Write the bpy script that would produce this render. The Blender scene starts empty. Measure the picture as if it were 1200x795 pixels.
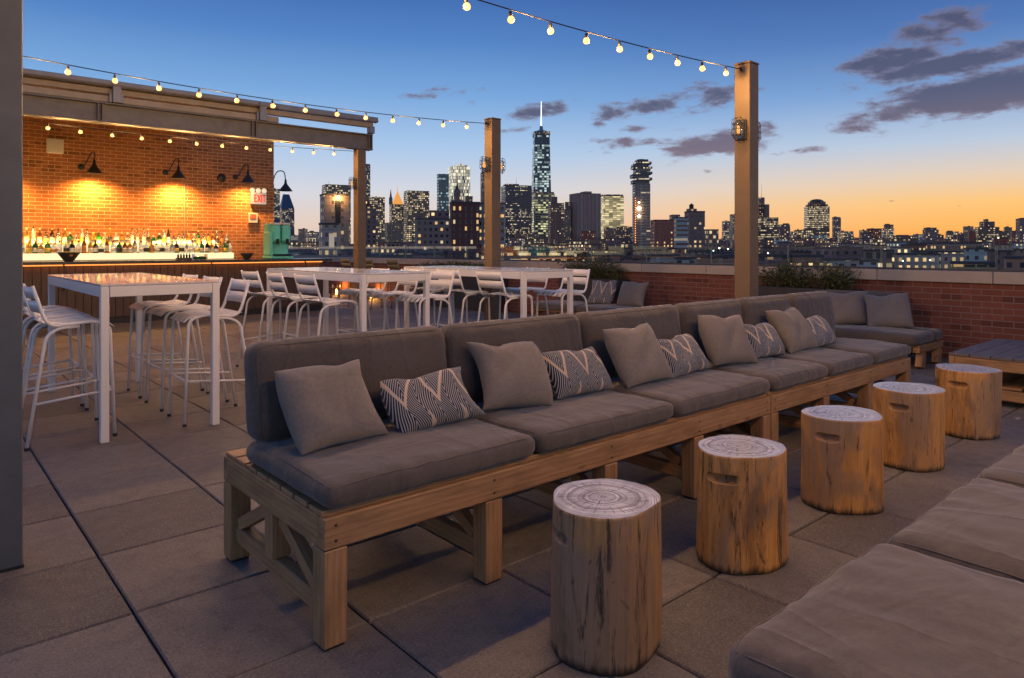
import bpy, math, random
from mathutils import Vector, Matrix, noise
R = math.radians
random.seed(7)
SC = bpy.context.scene
COL = SC.collection

# ---------------------------------------------------------------- camera
YAW = R(41.1); CS, SN = math.cos(YAW), math.sin(YAW)
EYE = 1.32; FPX = 816.0; CX = 598.0; HZ = 290.0
cam = bpy.data.cameras.new('camera'); camo = bpy.data.objects.new('camera', cam); COL.objects.link(camo)
camo.location = (0, 0, EYE); camo.rotation_euler = (R(90), 0, -YAW)
cam.sensor_width = 36; cam.lens = 36 * FPX / 1200; cam.shift_x = (600 - CX) / 1200; cam.shift_y = -(397.5 - HZ) / 1200
cam.clip_start = 0.02; cam.clip_end = 30000
SC.camera = camo
SC.view_settings.view_transform = 'Standard'; SC.view_settings.look = 'None'
SC.view_settings.exposure = 0.15; SC.view_settings.gamma = 1.0
SC.cycles.use_denoising = True
SC.cycles.max_bounces = 6; SC.cycles.diffuse_bounces = 3; SC.cycles.glossy_bounces = 3
SC.cycles.transmission_bounces = 6; SC.cycles.transparent_max_bounces = 10
SC.cycles.sample_clamp_indirect = 4.0; SC.cycles.sample_clamp_direct = 0.0
SC.cycles.caustics_reflective = False; SC.cycles.caustics_refractive = False
SC.cycles.use_light_tree = True

def s2l(c):
    return tuple(((v / 255 + .055) / 1.055) ** 2.4 if v / 255 > .04045 else v / 255 / 12.92 for v in c)

# ---------------------------------------------------------------- node helper
class G:
    def __init__(s, nt): s.nt = nt; s.N = nt.nodes; s.L = nt.links
    def n(s, t, **k):
        x = s.N.new(t)
        for a, b in k.items(): setattr(x, a, b)
        return x
    def put(s, sock, v):
        if isinstance(v, bpy.types.NodeSocket): s.L.new(v, sock)
        elif isinstance(v, (tuple, list)) and len(v) == 3 and sock.type == 'RGBA': sock.default_value = (*v, 1)
        else: sock.default_value = v
    def m(s, op, a, b=0.0, c=None, clamp=False):
        x = s.n('ShaderNodeMath', operation=op, use_clamp=clamp); s.put(x.inputs[0], a); s.put(x.inputs[1], b)
        if c is not None: s.put(x.inputs[2], c)
        return x.outputs[0]
    def vm(s, op, a, b=(0, 0, 0)):
        x = s.n('ShaderNodeVectorMath', operation=op); s.put(x.inputs[0], a)
        if op == 'SCALE': s.put(x.inputs['Scale'], b)
        else: s.put(x.inputs[1], b)
        return x.outputs['Value'] if op in ('DOT_PRODUCT', 'LENGTH') else x.outputs[0]
    def mix(s, f, a, b, mode='MIX'):
        x = s.n('ShaderNodeMix', data_type='RGBA', blend_type=mode); s.put(x.inputs[0], f); s.put(x.inputs[6], a); s.put(x.inputs[7], b)
        return x.outputs[2]
    def noise(s, v, sc=5, det=3, ro=.5, dist=0.0, dim='3D', out=0):
        x = s.n('ShaderNodeTexNoise', noise_dimensions=dim); s.put(x.inputs['Vector'], v)
        x.inputs['Scale'].default_value = sc; x.inputs['Detail'].default_value = det; x.inputs['Roughness'].default_value = ro; x.inputs['Distortion'].default_value = dist
        return x.outputs[out]
    def ramp(s, f, st, interp='LINEAR'):
        x = s.n('ShaderNodeValToRGB'); s.put(x.inputs[0], f); r = x.color_ramp; r.interpolation = interp
        while len(r.elements) < len(st): r.elements.new(.5)
        for e, (p, c) in zip(r.elements, sorted(st, key=lambda q: q[0])):
            e.position = p
        for e, (p, c) in zip(r.elements, sorted(st, key=lambda q: q[0])):
            e.position = p; e.color = (*c, 1) if isinstance(c, (tuple, list)) else (c, c, c, 1)
        return x.outputs[0]
    def map(s, v, scale=(1, 1, 1), loc=(0, 0, 0), rot=(0, 0, 0)):
        x = s.n('ShaderNodeMapping'); s.put(x.inputs[0], v); x.inputs['Scale'].default_value = scale
        x.inputs['Location'].default_value = loc; x.inputs['Rotation'].default_value = rot
        return x.outputs[0]
    def bump(s, h, st=.3, d=.01, nrm=None):
        x = s.n('ShaderNodeBump'); s.put(x.inputs['Height'], h); x.inputs['Strength'].default_value = st; x.inputs['Distance'].default_value = d
        if nrm is not None: s.L.new(nrm, x.inputs['Normal'])
        return x.outputs[0]
    def tc(s, o='Object'):
        return s.n('ShaderNodeTexCoord').outputs[o]
    def sep(s, v):
        x = s.n('ShaderNodeSeparateXYZ'); s.put(x.inputs[0], v); return x.outputs
    def comb(s, a, b, c=0.0):
        x = s.n('ShaderNodeCombineXYZ'); s.put(x.inputs[0], a); s.put(x.inputs[1], b); s.put(x.inputs[2], c); return x.outputs[0]

MATS = {}
def newmat(name):
    m = bpy.data.materials.new(name); m.use_nodes = True; g = G(m.node_tree)
    b = next(x for x in g.N if x.type == 'BSDF_PRINCIPLED'); MATS[name] = m
    return m, g, b
def setb(g, b, **k):
    names = dict(col='Base Color', rough='Roughness', metal='Metallic', nrm='Normal', ecol='Emission Color', estr='Emission Strength',
                 trans='Transmission Weight', ior='IOR', coat='Coat Weight', sheen='Sheen Weight', spec='Specular IOR Level', alpha='Alpha', sss='Subsurface Weight')
    for a, v in k.items(): g.put(b.inputs[names[a]], v)

# ---------------------------------------------------------------- world: dusk sky
W = bpy.data.worlds.new('World'); SC.world = W; W.use_nodes = True
g = G(W.node_tree); bg = next(x for x in g.N if x.type == 'BACKGROUND')
d = g.tc('Generated')
dx = g.vm('DOT_PRODUCT', d, (CS, -SN, 0)); dz = g.vm('DOT_PRODUCT', d, (SN, CS, 0)); dh = g.sep(d)[2]
az = g.m('ARCTAN2', dx, dz); el = g.m('ARCSINE', dh)
e01 = g.m('MULTIPLY', el, 1 / 1.5708)
def ep(y): return math.atan((HZ - y) / FPX) / 1.5708
COOL = [(0.0, s2l((214, 184, 166))), (ep(262), s2l((220, 198, 184))), (ep(225), s2l((204, 206, 214))), (ep(175), s2l((164, 192, 224))), (ep(115), s2l((118, 162, 212))),
        (ep(50), s2l((82, 128, 190))), (ep(0), s2l((66, 108, 172))), (.45, s2l((66, 104, 166))), (1.0, s2l((60, 90, 148)))]
WARM = [(0.0, s2l((238, 140, 40))), (ep(272), s2l((251, 172, 68))), (ep(244), s2l((246, 190, 108))), (ep(218), s2l((222, 198, 172))), (ep(184), s2l((180, 194, 212))),
        (ep(130), s2l((118, 154, 202))), (ep(70), s2l((78, 114, 174))), (ep(0), s2l((58, 88, 150))), (.45, s2l((60, 92, 152))), (1.0, s2l((60, 90, 148)))]
cw = g.m('COSINE', g.m('SUBTRACT', az, .85))
fw = g.n('ShaderNodeMapRange', interpolation_type='SMOOTHSTEP'); g.put(fw.inputs[0], cw)
for i, v in ((1, .58), (2, 1.06), (3, 0.0), (4, 1.0)): fw.inputs[i].default_value = v
sky = g.mix(fw.outputs[0], g.ramp(e01, COOL), g.ramp(e01, WARM))
# clouds: banks placed by bearing and height above the horizon, torn by noise
CL = [(1140, 112, 115, 19, 1.25), (1090, 128, 90, 10, .8), (1010, 150, 40, 7, .6), (1120, 74, 125, 9, 1.15), (1050, 70, 60, 14, .95), (1095, 38, 55, 20, .85), (1190, 95, 60, 14, .8),
      (835, 168, 62, 13, .95), (800, 160, 40, 9, .5), (735, 168, 45, 8, .6), (695, 166, 30, 5, .6), (640, 130, 38, 9, .78), (512, 110, 42, 7, .6), (560, 122, 24, 6, .4), (760, 122, 62, 10, .78), (835, 112, 50, 14, .8),
      (715, 134, 40, 8, .75), (700, 146, 14, 5, .7), (748, 152, 28, 5, .6), (605, 152, 24, 4, .55), (945, 175, 26, 5, .7), (1030, 158, 30, 4, .35), (1045, 236, 7, 2, .6), (1125, 241, 5, 2, .5), (828, 201, 9, 4, .5),
      (1180, 58, 50, 10, .6), (880, 108, 25, 10, .5), (480, 150, 40, 4, .2)]
tot = None
for (px, py, sx, sy, st) in CL:
    a0 = math.atan((px - CX) / FPX); e0 = math.atan((HZ - py) / FPX * math.cos(a0))
    ca = math.cos(a0)
    sa = sx * 1.15 / FPX * ca * ca; se = sy * 1.3 / FPX * ca
    p = g.m('MULTIPLY', g.m('SUBTRACT', az, a0), 1 / sa); q = g.m('MULTIPLY', g.m('SUBTRACT', g.m('ADD', el, g.m('MULTIPLY', g.m('SUBTRACT', az, a0), -.10)), e0), 1 / se)
    r2 = g.m('ADD', g.m('MULTIPLY', p, p), g.m('MULTIPLY', q, q))
    v = g.m('MULTIPLY', g.m('EXPONENT', g.m('MULTIPLY', r2, -.8)), st)
    tot = v if tot is None else g.m('MAXIMUM', tot, v)
cv = g.comb(g.m('MULTIPLY', az, 1.0), g.m('MULTIPLY', el, 2.6), 0.0)
n1 = g.noise(cv, 16, 7, .62, .25)
n2 = g.noise(g.map(cv, (1, 1, 1), (3, 1, 0)), 46, 6, .68, .3)
dens = g.m('ADD', g.m('ADD', g.m('MULTIPLY', tot, .86), g.m('MULTIPLY', g.m('SUBTRACT', n1, .5), 1.5)), g.m('MULTIPLY', g.m('SUBTRACT', n2, .5), .50))
cf = g.n('ShaderNodeMapRange', interpolation_type='SMOOTHSTEP'); g.put(cf.inputs[0], dens)
for i, v in ((1, .31), (2, .66), (3, 0.0), (4, .90)): cf.inputs[i].default_value = v
gate = g.n('ShaderNodeMapRange'); g.put(gate.inputs[0], tot)
for i, v in ((1, .03), (2, .22), (3, 0.0), (4, 1.0)): gate.inputs[i].default_value = v
cfac = g.m('MULTIPLY', cf.outputs[0], gate.outputs[0])
n3 = g.noise(g.map(cv, (1, 1, 1), (0, .03, 0)), 16, 3, .5, .25)
ccol = g.mix(g.ramp(dens, [(.32, 0.0), (.75, 1.0)]), s2l((136, 126, 144)), s2l((78, 80, 104)))
ccol = g.mix(g.ramp(e01, [(ep(215), 1.0), (ep(130), 0.0)]), ccol, s2l((126, 102, 112)))
sky = g.mix(cfac, sky, ccol)
below = g.m('LESS_THAN', dh, -0.002)
sky = g.mix(below, sky, (.03, .03, .035))
g.L.new(sky, bg.inputs[0]); bg.inputs[1].default_value = 1.0

# last daylight from beyond the horizon, very weak
sl = bpy.data.lights.new('sun', 'SUN'); so = bpy.data.objects.new('sun', sl); COL.objects.link(so)
sl.energy = .12; sl.angle = R(12); sl.color = (1, .62, .35)
sdir = Vector((math.sin(YAW + R(48)), math.cos(YAW + R(48)), math.tan(R(3)))).normalized()
so.rotation_euler = sdir.to_track_quat('Z', 'Y').to_euler()

# ---------------------------------------------------------------- geometry helpers
def ray(px): u = (px - CX) / FPX; return u
def at(px, Z):
    u = ray(px); return (Z * (u * CS + SN), Z * (-u * SN + CS))

class MB:
    def __init__(s): s.v = []; s.f = []; s.uv = []; s.mi = []; s.sm = []
    def face(s, idx, uvs=None, mi=0, sm=False):
        s.f.append(tuple(idx)); s.uv.append(uvs if uvs else [(0, 0)] * len(idx)); s.mi.append(mi); s.sm.append(sm)
    def quad(s, pts, uvs=None, mi=0, sm=False):
        b = len(s.v); s.v += [tuple(p) for p in pts]; s.face(range(b, b + len(pts)), uvs, mi, sm)
    def box(s, c, h, M=None, b=0.0, mi=0, fine=True):
        """c centre, h full sizes, optional 3x3 rotation, chamfer b"""
        c = Vector(c); hx, hy, hz = h[0] / 2, h[1] / 2, h[2] / 2
        ax = [0, 1, 2]; L = max(ax, key=lambda i: h[i]); off = random.random() * 9; off2 = random.random() * 9
        def uvof(p, n):
            k = max(ax, key=lambda i: abs(n[i]))
            o = [i for i in ax if i != k]
            if L in o: u = p[L]; w = p[[i for i in o if i != L][0]]
            else: u, w = p[o[0]], p[o[1]]; 
            return (u + off, w + off2 + k * .37)
        faces = []
        if b <= 0:
            P = [Vector((sx * hx, sy * hy, sz * hz)) for sx in (-1, 1) for sy in (-1, 1) for sz in (-1, 1)]
            for q in ((0, 1, 3, 2), (4, 6, 7, 5), (0, 4, 5, 1), (2, 3, 7, 6), (0, 2, 6, 4), (1, 5, 7, 3)): faces.append([P[i] for i in q])
        else:
            b = min(b, hx * .9, hy * .9, hz * .9)
            def V(k, sx, sy, sz):
                q = [sx * (hx - b), sy * (hy - b), sz * (hz - b)]; q[k] = (sx, sy, sz)[k] * (hx, hy, hz)[k]; return Vector(q)
            for k in ax:
                for sg in (-1, 1):
                    o = [i for i in ax if i != k]; pts = []
                    for (p, q) in ((-1, -1), (1, -1), (1, 1), (-1, 1)):
                        S = [0, 0, 0]; S[k] = sg; S[o[0]] = p; S[o[1]] = q; pts.append(V(k, *S))
                    faces.append(pts)
            for k in ax:
                o = [i for i in ax if i != k]
                for p in (-1, 1):
                    for q in (-1, 1):
                        S0 = [0, 0, 0]; S0[o[0]] = p; S0[o[1]] = q; S0[k] = -1; S1 = list(S0); S1[k] = 1
                        faces.append([V(o[0], *S0), V(o[0], *S1), V(o[1], *S1), V(o[1], *S0)])
            for sx in (-1, 1):
                for sy in (-1, 1):
                    for sz in (-1, 1): faces.append([V(0, sx, sy, sz), V(1, sx, sy, sz), V(2, sx, sy, sz)])
        for pts in faces:
            n = (pts[1] - pts[0]).cross(pts[2] - pts[0])
            cen = sum(pts, Vector()) / len(pts)
            if n.dot(cen) < 0: pts = pts[::-1]; n = -n
            uvs = [uvof(p, n) for p in pts]
            if M is not None: pts = [M @ p for p in pts]
            s.quad([p + c for p in pts], uvs, mi)
    def tube(s, pts, r, seg=10, mi=0, closed=False, cap=True, r2=None):
        P = [Vector(p) for p in pts]; n = len(P); rings = []
        T = []
        for i in range(n):
            a = P[i - 1] if (i > 0 or closed) else P[i]; b = P[(i + 1) % n] if (i < n - 1 or closed) else P[i]
            T.append((b - a).normalized())
        ref = Vector((0, 0, 1)) if abs(T[0].z) < .9 else Vector((1, 0, 0))
        nr = (ref - T[0] * ref.dot(T[0])).normalized(); base = len(s.v); run = 0
        for i in range(n):
            nr = (nr - T[i] * nr.dot(T[i])).normalized(); bi = T[i].cross(nr)
            rr = r if r2 is None else r + (r2 - r) * i / (n - 1)
            for k in range(seg):
                t = 2 * math.pi * k / seg; s.v.append(tuple(P[i] + nr * math.cos(t) * rr + bi * math.sin(t) * rr))
        m = n if closed else n - 1
        for i in range(m):
            j = (i + 1) % n; dl = (P[j] - P[i]).length
            for k in range(seg):
                k2 = (k + 1) % seg
                s.face((base + i * seg + k, base + i * seg + k2, base + j * seg + k2, base + j * seg + k),
                       [(run, k / seg * r * 6), (run, (k + 1) / seg * r * 6), (run + dl, (k + 1) / seg * r * 6), (run + dl, k / seg * r * 6)], mi, True)
            run += dl
        if cap and not closed:
            s.face([base + k for k in range(seg)][::-1], None, mi); s.face([base + (n - 1) * seg + k for k in range(seg)], None, mi)
    def lathe(s, prof, seg=20, c=(0, 0, 0), mi=0, sm=True, M=None):
        base = len(s.v); c = Vector(c)
        for (r, z) in prof:
            for k in range(seg):
                t = 2 * math.pi * k / seg; p = Vector((r * math.cos(t), r * math.sin(t), z))
                if M is not None: p = M @ p
                s.v.append(tuple(p + c))
        for i in range(len(prof) - 1):
            for k in range(seg):
                k2 = (k + 1) % seg
                s.face((base + i * seg + k, base + i * seg + k2, base + (i + 1) * seg + k2, base + (i + 1) * seg + k),
                       [(k / seg, i / 9), ((k + 1) / seg, i / 9), ((k + 1) / seg, (i + 1) / 9), (k / seg, (i + 1) / 9)], mi, sm)
    def build(s, name, mats, parent=None, loc=None, rot=None):
        me = bpy.data.meshes.new(name); me.from_pydata(s.v, [], s.f)
        if not isinstance(mats, (list, tuple)): mats = [mats]
        for m in mats: me.materials.append(m)
        uvl = me.uv_layers.new(name='UVMap'); flat = [c for f in s.uv for uv in f for c in uv]; uvl.data.foreach_set('uv', flat)
        me.polygons.foreach_set('material_index', s.mi); me.polygons.foreach_set('use_smooth', s.sm); me.update()
        o = bpy.data.objects.new(name, me); COL.objects.link(o)
        if parent is not None: o.parent = parent
        if loc is not None: o.location = loc
        if rot is not None: o.rotation_euler = rot
        return o

def tag(o, label=None, cat=None, group=None, kind=None):
    if label: o['label'] = label
    if cat: o['category'] = cat
    if group: o['group'] = group
    if kind: o['kind'] = kind
    return o
def empty(name, loc=(0, 0, 0), rz=0.0):
    o = bpy.data.objects.new(name, None); COL.objects.link(o); o.location = loc; o.rotation_euler = (0, 0, rz); o.empty_display_size = .1
    return o
def copy_tree(o, parent=None):
    c = o.copy(); COL.objects.link(c)
    if parent is not None: c.parent = parent
    for ch in list(o.children): copy_tree(ch, c)
    return c
def rounded(pts, r, n=6):
    """polyline with its inner corners rounded"""
    P = [Vector(p) for p in pts]; out = [P[0]]
    for i in range(1, len(P) - 1):
        a, b, c = P[i - 1], P[i], P[i + 1]; rr = min(r, (a - b).length * .49, (c - b).length * .49)
        p0 = b + (a - b).normalized() * rr; p1 = b + (c - b).normalized() * rr
        for k in range(n + 1):
            t = k / n; out.append(p0 * (1 - t) ** 2 + b * 2 * t * (1 - t) + p1 * t * t)
    out.append(P[-1]); return out

# ---------------------------------------------------------------- materials
def paint(name, col, rough=.45, metal=0.0, bumpy=.05, dirt=.25, coat=0.0):
    m, g, b = newmat(name); p = g.tc('Object')
    n = g.noise(p, 7, 5, .6); n2 = g.noise(p, 60, 3, .6)
    c = g.mix(g.ramp(n, [(.35, 0.0), (.75, 1.0)]), col, tuple(v * (1 - dirt) for v in col))
    setb(g, b, col=c, rough=g.m('MULTIPLY_ADD', n, .25, rough - .12), metal=metal, nrm=g.bump(n2, bumpy, .003), coat=coat)
    return m
M_white = paint('white_powder_coat', (.76, .74, .71), .33, dirt=.08)
M_whitetop = paint('white_gloss_top', (.62, .60, .58), .20, dirt=.08, bumpy=.25, coat=.4)
M_beam = paint('taupe_painted_steel', (.155, .145, .135), .5, dirt=.3, bumpy=.15)
M_post = paint('post_painted_steel', (.165, .110, .060), .5, dirt=.15)
M_col = paint('grey_column_paint', (.13, .135, .13), .45, dirt=.2)
M_black = paint('black_metal', (.018, .017, .017), .4, dirt=.1)
M_dark = paint('dark_bronze', (.05, .045, .04), .45)
M_counter = paint('dark_stone_counter', (.045, .04, .038), .25, dirt=.3, coat=.2)
M_rail = paint('rail_aluminium', (.24, .24, .25), .38, metal=.3)
M_rail2 = paint('awning_track_beige', (.34, .28, .21), .5)
M_teal = paint('turquoise_plastic', (.14, .62, .48), .35, dirt=.1)
M_offwhite = paint('offwhite_plastic', (.6, .58, .52), .4, dirt=.1)
M_planter = paint('planter_charcoal', (.03, .032, .036), .6)
M_redbox = paint('red_box', (.42, .13, .09), .45)
M_concrete = paint('concrete_roof', (.16, .155, .15), .85, bumpy=.4)
M_rubber = paint('rubber_foot', (.02, .02, .02), .8)

def wood(name, c1, c2, c3, rough=.6, grain=1.0, stain=.5):
    m, g, b = newmat(name); uv = g.tc('UV')
    n0 = g.noise(g.map(uv, (1.2, 1.2, 1)), 2.2, 3, .5)
    fib = g.noise(g.map(uv, (3.0, 70, 1)), 1.6, 5, .65, .3)
    wv = g.n('ShaderNodeTexWave', wave_type='BANDS', bands_direction='Y'); g.put(wv.inputs[0], g.map(uv, (.35, 9, 1)))
    wv.inputs['Scale'].default_value = 1.5; wv.inputs['Distortion'].default_value = 6; wv.inputs['Detail'].default_value = 3; wv.inputs['Detail Scale'].default_value = .8
    f = g.m('ADD', g.m('MULTIPLY', fib, .75), g.m('MULTIPLY', wv.outputs[1], .13))
    c = g.ramp(f, [(.25, c2), (.5, c1), (.75, c3)])
    blot = g.ramp(g.noise(g.map(uv, (1.5, 5, 1)), 2.5, 4, .6), [(.45, 0.0), (.7, stain)])
    c = g.mix(blot, c, tuple(v * .55 for v in c2))
    knots = g.ramp(g.noise(g.map(uv, (3, 9, 1)), 1.7, 1, .4), [(.70, 0.0), (.74, .6)])
    c = g.mix(knots, c, tuple(v * .35 for v in c2))
    c = g.mix(g.m('MULTIPLY', n0, .3), c, c2)
    setb(g, b, col=c, rough=rough, nrm=g.bump(f, .35 * grain, .004))
    return m
M_teak = wood('weathered_teak', (.43, .245, .108), (.26, .142, .062), (.55, .335, .16), stain=.65, grain=.6)
M_barwood = wood('dark_bar_planks', (.085, .045, .026), (.04, .022, .013), (.12, .07, .042), .5)
M_tabletopdark = wood('grey_weathered_planks', (.16, .135, .12), (.10, .085, .078), (.22, .19, .165), .65)

def fabric(name, col, wr=1.0, weave=260, ribs=False, patt=None):
    m, g, b = newmat(name); p = g.tc('Object'); oi = g.n('ShaderNodeObjectInfo')
    pr = g.vm('ADD', p, g.comb(g.m('MULTIPLY', oi.outputs['Random'], 17), g.m('MULTIPLY', oi.outputs['Random'], 5), 0))
    w1 = g.noise(g.map(pr, (1.0, 2.2, 1.0), rot=(0, 0, .5)), 3.2, 3, .5, .5)
    w2 = g.noise(g.map(pr, (2.2, .8, 1.0), rot=(0, 0, -.35)), 2.6, 1.5, .45, .7)
    rid = g.m('SUBTRACT', 1.0, g.m('ABSOLUTE', g.m('MULTIPLY', g.m('SUBTRACT', w2, .5), 3.2)), clamp=True)
    h = g.m('ADD', g.m('MULTIPLY', w1, .9), g.m('MULTIPLY', g.m('POWER', rid, 1.6), .24))
    uvw = g.tc('UV')
    fine = g.noise(p, weave, 2, .5)
    if ribs:
        wv = g.n('ShaderNodeTexWave', bands_direction='Y'); g.put(wv.inputs[0], uvw); wv.inputs['Scale'].default_value = 42; wv.inputs['Distortion'].default_value = .8; wv.inputs['Detail Scale'].default_value = 3
        fine = g.m('ADD', g.m('MULTIPLY', wv.outputs[1], .8), g.m('MULTIPLY', fine, .3))
    c = g.mix(g.ramp(g.noise(pr, 3.2, 4, .6), [(.3, 0.0), (.7, 1.0)]), tuple(v * .84 for v in col), tuple(v * 1.08 for v in col))
    mot = g.noise(g.map(pr, (1, 1, 1)), 70, 4, .75); fade = g.ramp(g.noise(pr, 1.7, 5, .65, .4), [(.42, 0.0), (.62, 1.0)])
    c = g.mix(g.ramp(mot, [(.40, 0.0), (.62, .55)]), c, tuple(v * .60 for v in col)); c = g.mix(g.m('MULTIPLY', fade, .22), c, tuple(min(1, v * 1.5) for v in col))
    c = g.mix(g.m('MULTIPLY', fine, .28), c, tuple(v * .62 for v in col))
    n = g.bump(h, .30 * wr, .035); n = g.bump(fine, .35, .0015, n)
    setb(g, b, col=c, rough=.92, nrm=n, sheen=.25, spec=.2)
    return m
M_cush = fabric('taupe_canvas', (.116, .095, .079), 1.7)
M_pill = fabric('ribbed_taupe_cloth', (.225, .190, .158), .9, ribs=True)

def pattern_fabric():
    m, g, b = newmat('navy_ikat_cloth'); uv = g.tc('UV'); s = g.sep(uv); u, v = s[0], s[1]
    # chevron stripes: fine light lines on navy, folded about vertical axes
    fold = g.m('ABSOLUTE', g.m('SUBTRACT', g.m('FRACT', g.m('MULTIPLY', u, 3.1)), .5))      # 0..0.5
    jag = g.m('MULTIPLY', g.m('SUBTRACT', g.noise(g.map(uv, (60, 60, 1)), 1, 1, .5), .5), .02)
    ph = g.m('ADD', g.m('MULTIPLY', v, 8.0), g.m('MULTIPLY', fold, 13.5))
    st = g.m('FRACT', g.m('ADD', ph, jag))
    line = g.m('GREATER_THAN', st, .64)
    c = g.mix(line, (.018, .022, .036), (.38, .365, .35))
    # tan zigzag V bands hanging from the top edge
    f2 = g.m('ABSOLUTE', g.m('SUBTRACT', g.m('FRACT', g.m('ADD', g.m('MULTIPLY', u, 2.55), .12)), .5))
    tgt = g.m('ADD', g.m('MULTIPLY', f2, 1.5), .36)
    step = g.m('MULTIPLY', g.m('FLOOR', g.m('MULTIPLY', v, 46)), 1 / 46)
    dist = g.m('ABSOLUTE', g.m('SUBTRACT', step, tgt))
    band = g.m('LESS_THAN', dist, .065)
    # small peaks rising from the lower edge
    f3 = g.m('SUBTRACT', .5, g.m('ABSOLUTE', g.m('SUBTRACT', g.m('FRACT', g.m('ADD', g.m('MULTIPLY', u, 2.55), .62)), .5)))
    pk = g.m('LESS_THAN', g.m('ADD', step, g.m('MULTIPLY', g.m('ABSOLUTE', g.m('SUBTRACT', .5, f3)), 3.2)), .22)
    k = g.m('MAXIMUM', band, pk)
    c = g.mix(k, c, (.52, .40, .29))
    fine = g.noise(g.tc('Object'), 300, 2, .5)
    w = g.noise(g.tc('Object'), 7, 3, .5, .8)
    setb(g, b, col=c, rough=.9, nrm=g.bump(fine, .3, .0015, g.bump(w, .35, .02)), sheen=.2, spec=.2)
    return m
M_ikat = pattern_fabric()

def bricks(name, c1, c2, mortar, scale_u=1.0, contrast=.5, dark=.35):
    m, g, b = newmat(name); uv = g.tc('UV')
    bt = g.n('ShaderNodeTexBrick'); g.put(bt.inputs[0], uv)
    bt.inputs['Color1'].default_value = (*c1, 1); bt.inputs['Color2'].default_value = (*c2, 1); bt.inputs['Mortar'].default_value = (*mortar, 1)
    bt.inputs['Scale'].default_value = 1.0; bt.inputs['Mortar Size'].default_value = .0052; bt.inputs['Mortar Smooth'].default_value = .15
    bt.inputs['Bias'].default_value = -.1; bt.inputs['Brick Width'].default_value = .205; bt.inputs['Row Height'].default_value = .070
    bt.offset = .5
    s = g.sep(uv); row = g.m('FLOOR', g.m('DIVIDE', s[1], .070))
    off = g.m('MULTIPLY', g.m('FLOORED_MODULO', row, 2), .5)
    colm = g.m('FLOOR', g.m('ADD', g.m('DIVIDE', s[0], .205), off))
    wn = g.n('ShaderNodeTexWhiteNoise', noise_dimensions='2D'); g.put(wn.inputs[0], g.comb(colm, row))
    dk = g.m('GREATER_THAN', wn.outputs[0], .88)
    notm = g.m('SUBTRACT', 1.0, bt.outputs['Fac'])
    c = g.mix(g.m('MULTIPLY', g.m('MULTIPLY', dk, notm), .75), bt.outputs[0], tuple(v * dark for v in c1))
    c = g.mix(g.m('MULTIPLY', g.m('MULTIPLY', wn.outputs[0], notm), .35), c, tuple(v * .6 for v in c2))
    n = g.noise(uv, 45, 5, .65); big = g.noise(uv, 1.1, 4, .6)
    c = g.mix(g.m('MULTIPLY', n, .35), c, tuple(v * .5 for v in c1))
    c = g.mix(g.m('MULTIPLY', g.ramp(big, [(.4, 0.0), (.75, 1.0)]), .3), c, tuple(v * .6 for v in c1))
    h = g.m('ADD', g.m('MULTIPLY', notm, 1.0), g.m('MULTIPLY', n, .35))
    setb(g, b, col=c, rough=.88, nrm=g.bump(h, .7, .008), spec=.3)
    return m
M_brick = bricks('bar_brick', (.46, .175, .055), (.37, .125, .04), (.62, .50, .32))
M_brick2 = bricks('parapet_brick', (.235, .082, .055), (.19, .066, .045), (.25, .19, .16))

m, g, b = newmat('limestone_coping'); p = g.tc('Object')
n = g.noise(p, 6, 6, .65); setb(g, b, col=g.mix(n, (.34, .28, .225), (.47, .40, .33)), rough=.8, nrm=g.bump(g.noise(p, 70, 4, .6), .3, .004)); M_cope = m

m, g, b = newmat('concrete_pavers'); p = g.tc('Object'); at_ = g.n('ShaderNodeAttribute'); at_.attribute_name = 'tone'
tn = g.sep(at_.outputs['Vector'])[0]
n = g.noise(p, 2.3, 6, .65); n2 = g.noise(p, 12, 5, .7); n3 = g.noise(p, 95, 4, .8); n4 = g.noise(p, 210, 2, .6)
c = g.mix(n, (.082, .072, .062), (.170, .150, .128))
c = g.mix(g.m('MULTIPLY', tn, .55), c, (.215, .188, .160)); c = g.mix(g.m('MULTIPLY', g.m('LESS_THAN', tn, .22), .4), c, (.07, .06, .052))
c = g.mix(g.m('MULTIPLY', g.ramp(n2, [(.45, 0.0), (.8, 1.0)]), .5), c, (.062, .052, .052))
c = g.mix(g.m('MULTIPLY', g.ramp(n3, [(.52, 0.0), (.64, 1.0)]), .42), c, (.30, .265, .235))
c = g.mix(g.m('MULTIPLY', g.ramp(n3, [(.36, 1.0), (.47, 0.0)]), .5), c, (.045, .038, .035))
c = g.mix(g.m('MULTIPLY', g.ramp(n4, [(.66, 0.0), (.70, 1.0)]), .75), c, (.52, .48, .42))
stn = g.ramp(g.noise(g.vm('ADD', p, (4, 2, 0)), 1.3, 5, .7, .6), [(.56, 0.0), (.66, .35)])
c = g.mix(stn, c, (.05, .044, .045))
rr = g.m('MULTIPLY_ADD', n2, .35, .50)
setb(g, b, col=c, rough=rr, nrm=g.bump(n3, .35, .002, g.bump(n2, .2, .006)), spec=.45); M_paver = m
m, g, b = newmat('dark_joint_fill'); setb(g, b, col=(.02, .017, .016), rough=.95); M_joint = m  # even dark dirt fill in the joints between pavers

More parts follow.
